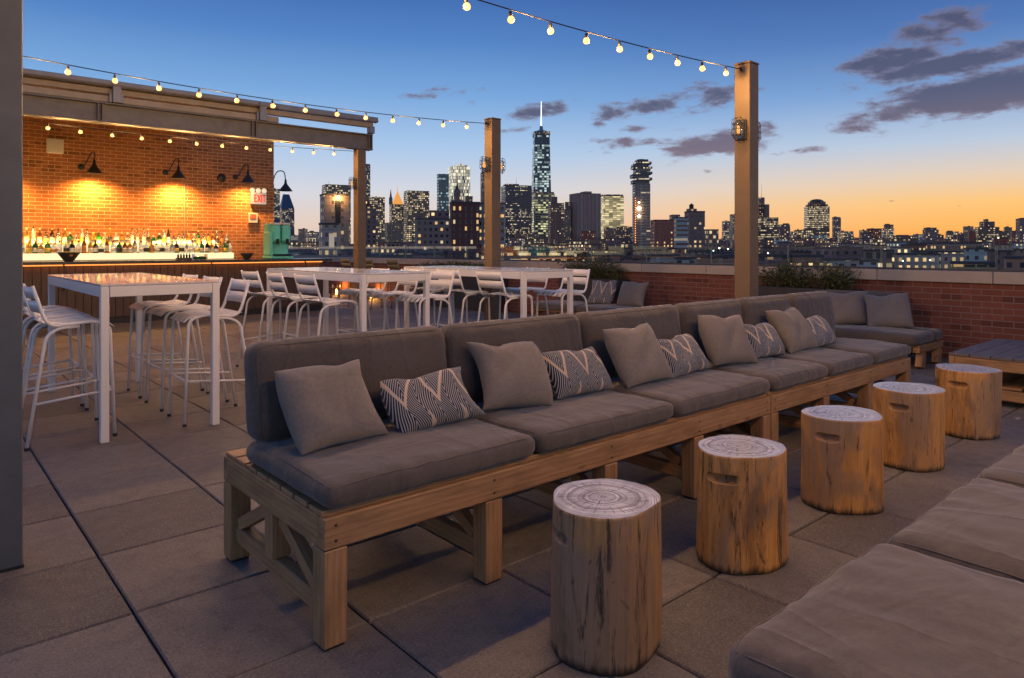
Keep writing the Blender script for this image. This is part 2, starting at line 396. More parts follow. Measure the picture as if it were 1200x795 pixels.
def glass(name, tint=(.92, .96, .95), rough=.0, refl=.75):
    m, g, b = newmat(name); g.N.remove(b); out = next(x for x in g.N if x.type == 'OUTPUT_MATERIAL')
    tr = g.n('ShaderNodeBsdfTransparent'); tr.inputs[0].default_value = (*tint, 1)
    gl = g.n('ShaderNodeBsdfGlossy'); gl.inputs['Roughness'].default_value = .02 + rough; gl.inputs[0].default_value = (.9, .95, 1, 1)
    fr = g.n('ShaderNodeFresnel'); fr.inputs[0].default_value = 1.45
    mx = g.n('ShaderNodeMixShader'); g.L.new(g.m('MULTIPLY', fr.outputs[0], refl), mx.inputs[0]); g.L.new(tr.outputs[0], mx.inputs[1]); g.L.new(gl.outputs[0], mx.inputs[2])
    g.L.new(mx.outputs[0], out.inputs[0]); return m
M_glass = glass('rail_glass', (.96, .975, .97), 0, .4); M_clear = glass('clear_glass', (.95, .95, .92)); M_gedge = paint('glass_edge_green', (.30, .42, .38), .2)

def emit(name, col, st):
    m, g, b = newmat(name); setb(g, b, col=(.1, .1, .1), ecol=col, estr=st); return m
M_bulb = emit('lit_bulb', (1, .48, .13), 2.3)
M_led = emit('amber_led', (1, .30, .06), 1.6)
M_shelfglow = emit('lit_acrylic', (1, .78, .42), 1.15)
M_exitface = emit('exit_face', (1, .85, .70), .30)
M_exitred = paint('exit_letters', (.60, .02, .01), .5)
M_headlamp = emit('emergency_head', (1, .8, .5), .8)
M_filament = emit('cage_filament', (1, .42, .10), 1.0)
M_lantern = emit('lantern_flame', (1, .42, .08), 14)

# ---------------------------------------------------------------- THE SETTING
PX = .61; GX0, GA0 = .63, 2.79      # paver grid
def build_deck():
    mb = MB(); tones = []
    z0 = 0.0; gapx, gapa, bv, dep = .0040, .0042, .006, .03
    rnd = random.Random(3)
    for i in range(-6, 15):
        for j in range(-9, 33):
            x0 = GX0 + i * PX + gapx; x1 = GX0 + (i + 1) * PX - gapx; a0 = GA0 + j * PX + gapa; a1 = GA0 + (j + 1) * PX - gapa
            x1 = min(x1, 9.29)
            if x1 - x0 < .05: continue
            hh = [z0 + rnd.uniform(-.0012, .0012) for _ in range(4)]
            t = rnd.random()
            top = [(x0 + bv, a0 + bv, hh[0]), (x1 - bv, a0 + bv, hh[1]), (x1 - bv, a1 - bv, hh[2]), (x0 + bv, a1 - bv, hh[3])]
            low = [(x0, a0, z0 - bv), (x1, a0, z0 - bv), (x1, a1, z0 - bv), (x0, a1, z0 - bv)]
            bot = [(x, a, z0 - dep) for x, a, z in low]
            b = len(mb.v); mb.v += top + low + bot
            mb.face((b, b + 1, b + 2, b + 3)); tones.append(t)
            for k in range(4):
                k2 = (k + 1) % 4
                mb.face((b + 4 + k, b + 4 + k2, b + k2, b + k)); tones.append(t)
                mb.face((b + 8 + k, b + 8 + k2, b + 4 + k2, b + 4 + k)); tones.append(t)
    nf = len(mb.f)
    mb.quad([(-3.1, -2.8, -.028), (9.3, -2.8, -.028), (9.3, 23, -.028), (-3.1, 23, -.028)], mi=1); tones.append(0)
    o = mb.build('roof_deck', [M_paver, M_joint]); tag(o, kind='structure')
    at = o.data.attributes.new('tone', 'FLOAT_VECTOR', 'CORNER'); vals = []
    for t, f in zip(tones, mb.f): vals += [t, 0, 0] * len(f)
    at.data.foreach_set('vector', vals)
    mb = MB(); mb.box((3.1, 10.1, -.33), (12.9, 26.4, .58)); tag(mb.build('roof_slab', M_concrete), kind='structure')
build_deck()
# city ground
mb = MB(); mb.quad([(-12000, -12000, -32), (14000, -12000, -32), (14000, 14000, -32), (-12000, 14000, -32)])
tag(mb.build('city_ground', paint('asphalt_city', (.045, .045, .05), .9)), kind='structure')

def uvbox(mb, x0, x1, a0, a1, z0, z1, mi=0, ou=0.0):
    """axis aligned box, vertical faces carry metres"""
    def q(p, u): mb.quad(p, u, mi)
    q([(x0, a0, z0), (x1, a0, z0), (x1, a0, z1), (x0, a0, z1)], [(x0 + ou, z0), (x1 + ou, z0), (x1 + ou, z1), (x0 + ou, z1)])
    q([(x1, a0, z0), (x1, a1, z0), (x1, a1, z1), (x1, a0, z1)], [(a0 + ou + x1, z0), (a1 + ou + x1, z0), (a1 + ou + x1, z1), (a0 + ou + x1, z1)])
    q([(x1, a1, z0), (x0, a1, z0), (x0, a1, z1), (x1, a1, z1)], [(-x1 + ou, z0), (-x0 + ou, z0), (-x0 + ou, z1), (-x1 + ou, z1)])
    q([(x0, a1, z0), (x0, a0, z0), (x0, a0, z1), (x0, a1, z1)], [(-a1 + ou, z0), (-a0 + ou, z0), (-a0 + ou, z1), (-a1 + ou, z1)])
    q([(x0, a0, z1), (x1, a0, z1), (x1, a1, z1), (x0, a1, z1)], [(x0, a0), (x1, a0), (x1, a1), (x0, a1)])
    q([(x0, a1, z0), (x1, a1, z0), (x1, a0, z0), (x0, a0, z0)], None)

# parapet along the far side (x = 9.3) with coping and glass
def parapet(name, horiz, c0, s0, s1, label, glabel):
    r = empty(name, (0, 0, 0)); tag(r, label, 'parapet')
    mb = MB()
    if horiz: uvbox(mb, s0, s1, c0, c0 + .25, 0, .905)
    else: uvbox(mb, c0, c0 + .25, s0, s1, 0, .905)
    mb.build('brick_wall', M_brick2, r)
    mb = MB(); L = 1.24; k = s0
    while k < s1 - .1:
        e = min(k + L, s1); c = ((k + e) / 2, c0 + .125, .975) if horiz else (c0 + .125, (k + e) / 2, .975)
        sz = (e - k - .006, .33, .136) if horiz else (.33, e - k - .006, .136)
        mb.box(c, sz, b=.006); k += L
    mb.build('coping', M_cope, r)
    gr = empty('glass_railing', (0, 0, 0)); tag(gr, glabel, 'glass railing')
    mb = MB(); c = ((s0 + s1) / 2, c0 + .10, 1.056) if horiz else (c0 + .10, (s0 + s1) / 2, 1.056)
    mb.box(c, (s1 - s0, .05, .024) if horiz else (.05, s1 - s0, .024), b=.003); mb.build('shoe_rail', M_dark, gr)
    k = s0
    while k < s1 - .1:
        e = min(k + L, s1); c = ((k + e) / 2, c0 + .10, 1.205) if horiz else (c0 + .10, (k + e) / 2, 1.205)
        sz = (e - k - .012, .012, .27) if horiz else (.012, e - k - .012, .27)
        m2 = MB(); m2.box(c, sz); p = m2.build('glass_pane', M_glass, gr)
        m3 = MB()
        for q in (k + .007, e - .007):
            cc = (q, c0 + .10, 1.205) if horiz else (c0 + .10, q, 1.205)
            m3.box(cc, (.002, .011, .268) if horiz else (.011, .002, .268))
        m3.build('pane_edge', M_gedge, p)
        k += L
parapet('parapet_wall', False, 9.3, -3.86 , 22.18, 'long red brick parapet with stone coping along the roof edge', 'low frameless glass railing on top of the long parapet')
parapet('parapet_wall', True, 22.19, -3.0, 9.29, 'short brick parapet closing the roof behind the bar wall', 'low glass railing on the parapet behind the bar wall')

# bar wall
r = empty('brick_wall', (0, 0, 0)); tag(r, 'tall red brick wall behind the bar lit orange by gooseneck lamps', 'wall')
mb = MB(); uvbox(mb, -3.0, 6.37, 15.5, 15.75, 0, 4.0); mb.build('masonry', M_brick, r)
mb = MB(); mb.box((4.45, 15.487, 1.9), (.018, .02, 1.5)); mb.build('conduit', M_rail2, r)
mb = MB(); mb.box((1.685, 15.635, 4.03), (9.42, .33, .05), b=.006); mb.build('wall_cap', M_rail, r)

# ---------------------------------------------------------------- canopy over the bar
cn = empty('bar_canopy', (5.85, 10.6, 0)); tag(cn, 'taupe steel canopy beam with awning tracks spanning in front of the bar', 'canopy')
def cb(mb, c, h, **k): mb.box((c[0] - 5.85, c[1] - 10.6, c[2]), h, **k)
XL, XR = -3.0, 6.06
mb = MB(); L = XR - XL; xm = (XL + XR) / 2
cb(mb, (xm, 10.6, 3.115), (L, .02, .235)); cb(mb, (xm, 10.6, 2.99), (L, .17, .02), b=.003); cb(mb, (xm, 10.6, 3.24), (L, .17, .02), b=.003)
for x in (-1.9, .0, 1.95, 2.0, 4.0, 4.06, 6.0): cb(mb, (x, 10.6, 3.115), (.012, .14, .228))
cb(mb, (XR - .008, 10.6, 3.115), (.012, .15, .228)); mb.build('beam', M_beam, cn)
mb = MB(); cb(mb, (5.85, 10.6, 1.488), (.155, .155, 2.974), b=.004); mb.build('post', M_post, cn)
for (nm, z, h, w, a, xr, M_) in (('top_track', 3.505, .09, .10, 10.56, 6.16, M_rail), ('awning_track', 3.415, .08, .09, 10.62, 6.10, M_rail2),
                                 ('gutter', 3.305, .09, .13, 10.62, 4.42, M_rail2)):
    mb = MB(); cb(mb, ((XL + xr) / 2, a, z), (xr - XL, w, h), b=.008)
    if nm == 'top_track': cb(mb, ((XL + xr) / 2, a - .052, z - .02), (xr - XL, .012, .02))
    mb.build(nm, M_, cn)
mb = MB(); cb(mb, (6.06, 10.59, 3.33), (.09, .12, .12), b=.006); mb.build('end_bracket', M_rail, cn)
for x in (.18, 2.16, 4.14):
    mb = MB(); cb(mb, (x, 10.485, 3.39), (.10, .035, .27), b=.004); cb(mb, (x - .07, 10.53, 3.32), (.03, .05, .12)); cb(mb, (x + .07, 10.53, 3.32), (.03, .05, .12))
    mb.build('stub_bracket', M_rail, cn)
mb = MB()
for k in range(9):
    t = k / 8; a = 10.75 + t * 4.6; z = 3.50 + t * .36
    cb(mb, ((XL + 4.38) / 2, a, z), (4.38 - XL, .58, .02), M=Matrix.Rotation(R(4.5), 3, 'X'))
mb.build('awning_cloth', paint('awning_canvas', (.20, .17, .14), .9), cn)
for x in (.2, 2.2, 4.3):
    mb = MB(); cb(mb, (x, 13.05, 3.62), (.06, 4.75, .08), M=Matrix.Rotation(R(4.5), 3, 'X')); mb.build('rafter', M_beam, cn)

# light posts
def light_post(a, label):
    r = empty('light_post', (5.85, a, 0)); tag(r, label, 'post', 'square posts carrying the string lights')
    mb = MB(); mb.box((0, 0, 1.497), (.155, .155, 2.994), b=.004); mb.build('shaft', M_post, r)
    mb = MB(); mb.box((0, 0, 3.004), (.165, .165, .016), b=.003); mb.build('cap_plate', M_post, r)
    mb = MB(); mb.box((0, 0, .008), (.26, .26, .016), b=.003); mb.build('base_plate', M_post, r)
    mb = MB(); mb.tube([(-.075, 0, 2.93), (-.11, 0, 2.93), (-.12, 0, 2.945), (-.11, 0, 2.96), (-.095, 0, 2.95)], .006, 6); mb.build('cable_hook', M_black, r)
light_post(3.4, 'nearest square post rising behind the long sofa')
light_post(7.06, 'farther square post standing behind the high tables')
cr = empty('steel_column', (.273, 3.585, 0)); tag(cr, 'thick dark grey steel column at the edge of the terrace', 'column')
mb = MB(); mb.box((0, 0, 1.75), (.20, .20, 3.5), b=.004); mb.build('shaft', M_col, cr)
mb = MB(); mb.box((0, 0, .006), (.208, .208, .012)); mb.build('base_plate', M_black, cr)
cr2 = copy_tree(cr); cr2.location = (.273, 7.2, 0); cr2['label'] = 'second grey steel column hidden behind the thick near column'
# (the other columns of that row stand outside the frame)
for o in (cr2,):
    for ch in list(o.children): bpy.data.objects.remove(ch)
    bpy.data.objects.remove(o)

# cage lamps
def cage_lamp(x, a, z, side, label):
    r = empty('cage_lamp', (x, a, z), 0 if side < 0 else math.pi); tag(r, label, 'lamp', 'caged bulkhead lamps on the posts')
    mb = MB(); mb.box((-.011, 0, 0), (.022, .10, .19), b=.01); mb.build('back_plate', M_dark, r)
    mb = MB(); mb.lathe([(0.001, -.085), (.03, -.08), (.042, -.05), (.044, .03), (.03, .07), (.001, .085)], 14, (-.065, 0, 0)); mb.build('glass_jar', M_clear, r)
    mb = MB(); mb.lathe([(.001, -.045), (.016, -.04), (.02, -.01), (.012, .03), (.001, .035)], 8, (-.065, 0, 0)); mb.build('bulb', M_filament, r)
    mb = MB()
    for k in range(6):
        t = k * math.pi / 3 + .3; cx, cy = math.cos(t), math.sin(t)
        mb.tube(rounded([(-.065 + cx * .02, cy * .02, .105), (-.065 + cx * .055, cy * .055, .09), (-.065 + cx * .057, cy * .057, -.06), (-.065 + cx * .02, cy * .02, -.105)], .03, 4), .0032, 5)
    for z_ in (-.05, .0, .05):
        mb.tube([(-.065 + .057 * math.cos(t * math.pi / 6), .057 * math.sin(t * math.pi / 6), z_) for t in range(12)], .003, 5, closed=True)
    mb.build('wire_cage', M_dark, r)
X0 = 5.85 - .0775; X1 = 5.85 + .0775
cage_lamp(X0, 3.4, 2.39, -1, 'caged lamp on the lit side of the nearest post')
cage_lamp(X1, 3.4, 2.39, 1, 'caged lamp peeking out behind the nearest post')
cage_lamp(X0, 7.06, 2.40, -1, 'caged lamp on the lit side of the farther post')
cage_lamp(X1, 7.06, 2.40, 1, 'caged lamp peeking out behind the farther post')
cage_lamp(X0, 10.6, 2.40, -1, 'caged lamp on the post under the canopy beam')

# string lights
bulb_mesh = {}
def string_light(a, xl, xr, zanch, sag, label, start, step=.362, power=7.0, aL=None):
    r = empty('string_light', (xr, a, 0)); tag(r, label, 'string lights', 'bulb strings stretched over the terrace')
    aL = a if aL is None else aL
    def P(x):
        t = (x - xl) / (xr - xl); return Vector((x - xr, (aL - a) * (1 - t), zanch - 4 * sag * t * (1 - t)))
    mb = MB(); mb.tube([P(xl + (xr - xl) * i / 48) for i in range(49)], .0045, 6); mb.build('cable', M_rubber, r)
    if 's' not in bulb_mesh:
        m1 = MB(); m1.lathe([(.001, 0.0), (.010, -.001), (.012, -.008), (.012, -.031), (.001, -.032)], 10); m1.tube([(0, 0, .0), (0, 0, .012)], .004, 6)
        bulb_mesh['s'] = m1
        m2 = MB(); m2.lathe([(.001, -.031), (.013, -.032), (.021, -.042), (.024, -.055), (.020, -.068), (.010, -.075), (.001, -.077)], 14)
        bulb_mesh['b'] = m2
        bulb_mesh['so'] = None
    x = start; k = 0
    while x > xl + .1:
        p = P(x) - Vector((0, 0, .012))
        if bulb_mesh['so'] is None:
            so_ = bulb_mesh['s'].build('bulb_socket', M_black, r); bo = bulb_mesh['b'].build('bulb', M_bulb, so_); bulb_mesh['so'] = (so_.data, bo.data)
        else:
            so_ = bpy.data.objects.new('bulb_socket', bulb_mesh['so'][0]); COL.objects.link(so_); so_.parent = r
            bo = bpy.data.objects.new('bulb', bulb_mesh['so'][1]); COL.objects.link(bo); bo.parent = so_
        so_.location = p; so_.rotation_euler = (random.uniform(-.1, .1), random.uniform(-.1, .1), 0)
        if k % 2 == 0:
            l = bpy.data.lights.new('bulb_glow', 'POINT'); l.energy = power * 3.5; l.color = (1, .54, .19); l.shadow_soft_size = .03
            lo = bpy.data.objects.new('bulb_glow', l); COL.objects.link(lo); lo.parent = r; lo.location = p + Vector((-step / 2, 0, -.10))
        x -= step; k += 1
    return r
string_light(3.4, .37, 5.77, 2.945, .085, 'string of warm bulbs crossing overhead to the nearest post', 5.50)
string_light(7.06, .37, 5.77, 2.94, .09, 'string of warm bulbs passing before the canopy to the farther post', 5.42)
string_light(10.6, .37, 5.77, 2.945, .06, 'string of warm bulbs hanging under the canopy before the brick wall', 5.38)
string_light(-.26, .37, 5.77, 2.945, .085, 'string of warm bulbs behind the photographer over the near benches', 5.50, power=9.0)

# ---------------------------------------------------------------- the bar
br = empty('bar_counter', (3.0, 13.4, 0)); tag(br, 'long dark wood bar with stone top under the brick wall', 'bar counter')
def bb(mb, c, h, **k): mb.box((c[0] - 3.0, c[1] - 13.4, c[2]), h, **k)
mb = MB(); bb(mb, (1.87, 13.74, 1.06), (9.74, .74, .05), b=.004); mb.build('countertop', M_counter, br)
mb = MB(); x = -2.98
while x < 6.6:
    bb(mb, (x + .06, 13.62, .57), (.116, .03, .92), b=.004); x += .12
mb.build('front_panel', M_barwood, br)
mb = MB(); bb(mb, (1.85, 13.65, .055), (9.6, .03, .11)); mb.build('kick_plate', M_black, br)
mb = MB(); bb(mb, (1.85, 13.55, 1.022), (9.5, .03, .022)); mb.build('led_strip', M_led, br)
mb = MB(); bb(mb, (1.85, 14.05, .52), (9.5, .03, 1.0)); bb(mb, (6.64, 13.84, .52), (.03, .44, 1.0)); mb.build('rear_panel', M_barwood, br)
for x in (-.5, 2.0, 4.35, 6.2):
    mb = MB(); mb.tube(rounded([(x - 3, .19, .62), (x - 3, .03, .62), (x - 3, .03, .99), (x - 3, .10, 1.03)], .04, 4), .012, 8); mb.build('counter_bracket', M_black, br)
for x in (-1.5, .3, 2.1, 3.9, 5.7):
    l = bpy.data.lights.new('led_glow', 'AREA'); l.shape = 'RECTANGLE'; l.size = 1.8; l.size_y = .03; l.energy = 1.1; l.color = (1, .34, .08)
    lo = bpy.data.objects.new('led_glow', l); COL.objects.link(lo); lo.parent = br; lo.location = (x - 3.0, .16, 1.008)

bk = empty('bottle_shelf', (3.0, 15.1, 0)); tag(bk, 'stepped glowing white bottle shelf against the brick wall', 'shelf')
def kb(mb, c, h, **k): mb.box((c[0] - 3.0, c[1] - 15.1, c[2]), h, **k)
mb = MB(); kb(mb, (1.64, 15.07, 1.145), (7.28, .24, .12), b=.004); mb.build('lower_step', M_shelfglow, bk)
mb = MB(); kb(mb, (1.64, 15.28, 1.30), (7.28, .16, .13), b=.004); mb.build('upper_step', M_shelfglow, bk)
mb = MB(); kb(mb, (1.64, 15.17, .54), (7.28, .40, 1.08)); mb.build('cabinet', M_barwood, bk)

for x in (.2, 1.6, 3.0, 4.4):
    l = bpy.data.lights.new('shelf_glow', 'AREA'); l.shape = 'RECTANGLE'; l.size = 1.3; l.size_y = .08; l.energy = 15; l.color = (1, .50, .14)
    lo = bpy.data.objects.new('shelf_glow', l); COL.objects.link(lo); lo.parent = bk; lo.location = (x - 3.0, .08, 1.375); lo.rotation_euler = (R(180 - 25), 0, 0)
# bottles
def mbottle(name, col, trans, rough=.08):
    m, g, b = newmat(name); setb(g, b, col=col, rough=rough, trans=trans, ior=1.3, coat=.3); return m
BM = [mbottle('bottle_clear', (.75, .78, .76), .75), mbottle('bottle_amber', (.35, .12, .03), .35), mbottle('bottle_green', (.03, .16, .05), .3), mbottle('bottle_dark', (.03, .02, .02), .1),
      mbottle('bottle_gold', (.60, .34, .06), .45), mbottle('bottle_bright_green', (.05, .55, .04), .2), mbottle('bottle_red', (.42, .04, .03), .3), mbottle('bottle_frosted', (.62, .64, .62), .15, .4)]
LM = [paint('label_cream', (.62, .55, .42), .6), paint('label_white', (.68, .66, .62), .6), paint('label_black', (.03, .03, .03), .6), paint('label_orange', (.55, .22, .05), .6), paint('label_red', (.45, .05, .04), .6), paint('label_blue', (.06, .12, .30), .6), paint('label_yellow', (.65, .48, .08), .6)]
BSH = {'tall': [(.001, 0), (.036, .002), (.038, .01), (.038, .185), (.030, .215), (.014, .235), (.0125, .30), (.014, .302), (.001, .303)],
       'round': [(.001, 0), (.044, .002), (.047, .01), (.047, .13), (.038, .165), (.014, .19), (.013, .235), (.001, .237)],
       'slim': [(.001, 0), (.031, .002), (.032, .01), (.033, .21), (.024, .245), (.012, .262), (.0115, .325), (.001, .327)],
       'squat': [(.001, 0), (.050, .002), (.053, .01), (.053, .105), (.046, .13), (.016, .15), (.0145, .19), (.001, .192)]}
CN = ['clear', 'amber', 'green', 'dark', 'golden', 'bright green', 'red', 'frosted']; LN = ['cream', 'white', 'black', 'orange', 'red', 'blue', 'yellow']
bcache = {}
def bottle(x, a, z, shape, ci, li, label, group):
    key = (shape, ci, li); prof = BSH[shape]
    if key not in bcache:
        mb = MB(); mb.lathe(prof, 14); o = mb.build('bottle', BM[ci])
        R0 = prof[2][0] + .0012; top = prof[3][1]
        m2 = MB(); m2.lathe([(R0 - .002, top * .22), (R0, top * .23), (R0, top * .78), (R0 - .002, top * .79)], 14); l = m2.build('label_band', LM[li], o)
        m3 = MB(); zt = prof[-1][1]; rr = prof[-3][0]; m3.lathe([(rr, zt - .028), (rr + .003, zt - .027), (rr + .003, zt + .004), (.001, zt + .005)], 10); c = m3.build('cap', LM[(2, 0, 2, 6, 1)[(ci + li * 2) % 5]], o)
        bcache[key] = o
    else: o = copy_tree(bcache[key])
    o.location = (x, a, z); o.rotation_euler = (0, 0, random.uniform(-.4, .4)); tag(o, label, 'bottle', group)
    return o
rb = random.Random(11)
ORD = ['first', 'second', 'third', 'fourth', 'fifth', 'sixth', 'seventh', 'eighth', 'ninth', 'tenth', 'eleventh', 'twelfth', 'thirteenth', 'fourteenth', 'fifteenth', 'sixteenth', 'seventeenth', 'eighteenth', 'nineteenth', 'twentieth']
for row, (a, z, grp) in enumerate(((15.06, 1.2055, 'bottles on the lower glowing step'), (15.27, 1.3655, 'bottles on the upper glowing step'))):
    n = 40; used = []
    for i in range(n):
        x = 1.50 + i * (3.74 / (n - 1)) + rb.uniform(-.012, .012)
        shape = rb.choice(['tall', 'round', 'slim', 'tall', 'squat'] if row else ['round', 'squat', 'tall', 'round', 'squat'])
        if i % 2 and shape in ('squat',): shape = 'round'
        ci = rb.choice([0, 0, 0, 0, 7, 7, 1, 2, 3, 3, 4, 4]); li = rb.choice([0, 0, 0, 1, 1, 1, 2, 2, 3, 6])
        if row == 1 and i == 14: shape, ci = 'round', 5
        used.append((x, shape, ci, li))
    cnt = {}
    for (x, shape, ci, li) in used:
        key = (CN[ci], LN[li]); cnt.setdefault(key, []).append(x)
    seen = {}
    for (x, shape, ci, li) in used:
        key = (CN[ci], LN[li]); seen[key] = seen.get(key, 0) + 1; tot_ = len(cnt[key])
        where = ('upper' if row else 'lower') + ' step'
        if tot_ == 1: lb = f'only {CN[ci]} bottle with {LN[li]} label on the {where}'
        else: lb = f'{ORD[seen[key]-1]} {CN[ci]} bottle with {LN[li]} label from the near column, {where}'
        bottle(x, a + rb.uniform(-.015, .015), z, shape, ci, li, lb, grp)
# bowls, trays on the bar
def bowl(x, a, sc, label, fruit):
    r = empty('serving_bowl', (x, a, 1.085)); tag(r, label, 'bowl', 'dark bowls on the bar')
    mb = MB(); mb.lathe([(.001, 0), (.06 * sc, 0), (.075 * sc, .012), (.165 * sc, .13 * sc + .01), (.172 * sc, .14 * sc + .012), (.16 * sc, .135 * sc + .01), (.07 * sc, .03), (.001, .028)], 26); mb.build('dish', M_dark, r)
    if fruit:
        for k in range(11):
            t = k * 2.4; rr = .035 + .085 * (k % 3) / 2
            m2 = MB(); m2.lathe([(.001, -.032), (.022, -.026), (.032, 0), (.022, .026), (.001, .032)], 12)
            f = m2.build('citrus_fruit', LM[[3, 6, 3, 6][k % 4]], None, (x + rr * math.cos(t), a + rr * math.sin(t), 1.085 + .138 + .012 * (k % 2))); f.parent = r
            f.location = (rr * math.cos(t) * sc, rr * math.sin(t) * sc, .125 * sc + .012 * (k % 2) - rr * .1)
bowl(2.09, 13.62, 1.0, 'wide black bowl heaped with citrus near the thick column', True)
bowl(5.06, 13.62, .78, 'small black empty bowl beside the turquoise machine', False)
r = empty('garnish_tray', (3.93, 13.72, 1.085)); tag(r, 'small dark garnish caddy standing on the bar top', 'caddy')
mb = MB(); mb.box((0, 0, .02), (.26, .12, .04), b=.005); mb.build('tray', M_dark, r)
for k in range(5):
    mb = MB(); mb.lathe([(.001, .04), (.018, .041), (.018, .09), (.006, .105), (.005, .13), (.001, .131)], 10, (-.10 + k * .05, 0, 0)); mb.build('dasher_bottle', BM[3], r)
r = empty('glass_tub', (4.22, 13.75, 1.085)); tag(r, 'oval glass tub of green garnish on the bar top', 'tub')
mb = MB(); mb.lathe([(.001, 0), (.12, 0), (.135, .015), (.14, .10), (.145, .105)], 22); mb.build('tub', M_clear, r)
mb = MB(); mb.lathe([(.001, .006), (.11, .006), (.12, .05), (.07, .065), (.001, .06)], 16); mb.build('mint_leaves', BM[2], r)
# slush machine
r = empty('slush_machine', (5.75, 13.78, 1.085)); tag(r, 'turquoise frozen drink machine on the end of the bar', 'drink machine'); r.scale = (.86, 1, 1.18)
mb = MB(); mb.box((0, 0, .03), (.54, .46, .05), b=.012); mb.box((0, .10, .33), (.50, .26, .56), b=.03); mb.box((-.245, -.02, .26), (.08, .36, .42), b=.025); mb.build('housing', M_teal, r)
for s_ in (-.11, .13):
    mb = MB(); mb.box((s_, -.09, .43), (.20, .20, .30), b=.035); h_ = mb.build('hopper', M_teal, r)
    mb = MB(); mb.box((s_, -.09, .60), (.19, .19, .04), b=.012); mb.build('hopper_lid', M_offwhite, h_)
    mb = MB(); mb.box((s_, -.205, .30), (.06, .06, .09), b=.012); mb.tube([(s_, -.235, .32), (s_, -.27, .24)], .012, 8); mb.build('tap', M_black, h_)
mb = MB(); mb.box((.01, -.20, .07), (.42, .12, .03), b=.01); mb.build('drip_tray', M_black, r)
# exit sign
r = empty('exit_sign', (5.95, 15.43, 2.41)); tag(r, 'white EXIT sign with red letters and twin emergency heads', 'exit sign')
mb = MB(); mb.box((.035, 0, 0), (.34, .09, .26), b=.008); mb.build('case', M_exitface, r)
mb = MB(); yy = -.048
def bar(x0, z0, x1, z1, w=.022):
    d_ = Vector((x1 - x0, 0, z1 - z0)); L_ = d_.length; ang = math.atan2(d_.z, d_.x)
    mb.box(((x0 + x1) / 2, yy, (z0 + z1) / 2), (L_ + w * .4, .006, w), M=Matrix.Rotation(-ang, 3, 'Y'))
for (x0, z0, x1, z1) in ((-.06, -.075, -.06, .075), (-.06, .075, -.015, .075), (-.06, 0, -.022, 0), (-.06, -.075, -.015, -.075), (.005, -.075, .065, .075), (.006, .075, .066, -.075),
                         (.093, -.075, .093, .075), (.115, .075, .180, .075), (.148, -.075, .148, .075)):
    bar(x0, z0, x1, z1)
mb.build('lettering', M_exitred, r)
for s_ in (-.10, .03, .16):
    mb = MB(); mb.lathe([(.001, -.03), (.04, -.028), (.058, 0), (.055, .012), (.001, .02)], 14, (s_, -.02, .175), M=Matrix.Rotation(R(80), 3, 'X')); mb.tube([(s_, 0, .12), (s_, -.01, .16)], .01, 6)
    mb.build('emergency_head', M_headlamp, r)
r = empty('alarm_box', (5.88, 15.46, 1.97)); tag(r, 'small red and white alarm box under the exit sign', 'alarm')
mb = MB(); mb.box((0, 0, 0), (.20, .07, .22), b=.01); mb.build('box', M_offwhite, r)
mb = MB(); mb.box((-.015, -.039, .03), (.13, .012, .11), b=.003); mb.build('strobe_plate', M_redbox, r)
r = empty('junction_box', (2.15, 15.455, 3.22)); tag(r, 'plain white square box high on the brick wall', 'junction box')
mb = MB(); mb.box((0, 0, 0), (.27, .08, .27), b=.008); mb.build('cover', M_offwhite, r)
mb = MB(); mb.box((0, -.043, 0), (.22, .006, .22), b=.002); mb.build('lid', M_offwhite, r)
r = empty('wall_fitting', (5.20, 15.47, 2.82)); tag(r, 'round black fitting on the brick between two wall lamps', 'fitting')
mb = MB(); mb.lathe([(.001, .05), (.05, .048), (.075, .03), (.08, 0)], 16, M=Matrix.Rotation(R(90), 3, 'X')); mb.build('dome', M_black, r)
mb = MB(); mb.lathe([(.09, .006), (.095, 0), (.08, -.01)], 16, M=Matrix.Rotation(R(90), 3, 'X')); mb.build('ring', M_black, r)

# gooseneck lamps
def gooseneck(x, a, label, power, endlamp=False):
    r = empty('wall_lamp', (x, a, 2.72)); tag(r, label, 'wall lamp', 'gooseneck lamps on the bar wall')
    mb = MB(); mb.lathe([(.001, .02), (.055, .018), (.06, 0)], 14, (-.16, 0, .14), M=Matrix.Rotation(R(90), 3, 'X')); mb.build('wall_rose', M_black, r)
    mb = MB(); mb.tube(rounded([(-.16, -.01, .14), (-.12, -.10, .16), (-.02, -.16, .42), (.02, -.30, .42), (0, -.32, .26)], .10, 7), .011, 8); mb.build('gooseneck_arm', M_black, r)
    mb = MB(); mb.lathe([(.001, .27), (.022, .265), (.03, .18), (.045, .15), (.14, .008), (.145, 0), (.138, .004), (.04, .14), (.001, .16)], 26, (0, -.32, 0)); mb.build('shade', M_black, r)
    mb = MB(); mb.lathe([(.001, .015), (.02, .02), (.032, .05), (.024, .09), (.012, .12)], 12, (0, -.32, 0)); mb.build('bulb', M_bulb, r)
    if power:
        l = bpy.data.lights.new('lamp_beam', 'SPOT'); l.energy = power; l.color = (1, .46, .11); l.spot_size = R(158); l.spot_blend = 1.0; l.shadow_soft_size = .04
        lo = bpy.data.objects.new('lamp_beam', l); COL.objects.link(lo); lo.parent = r; lo.location = (0, -.32, -.03); lo.rotation_euler = (R(6), 0, 0)
    return r
PW = 270
gooseneck(-.28, 15.49, 'black gooseneck lamp hidden farthest behind the thick column', PW)
gooseneck(1.22, 15.49, 'black gooseneck lamp half hidden behind the thick column', PW)
gooseneck(2.74, 15.49, 'black gooseneck lamp below the white junction box', PW)
gooseneck(4.24, 15.49, 'middle black gooseneck lamp between box and exit sign', PW)
gooseneck(5.66, 15.49, 'black gooseneck lamp just above the EXIT sign', PW * .6)
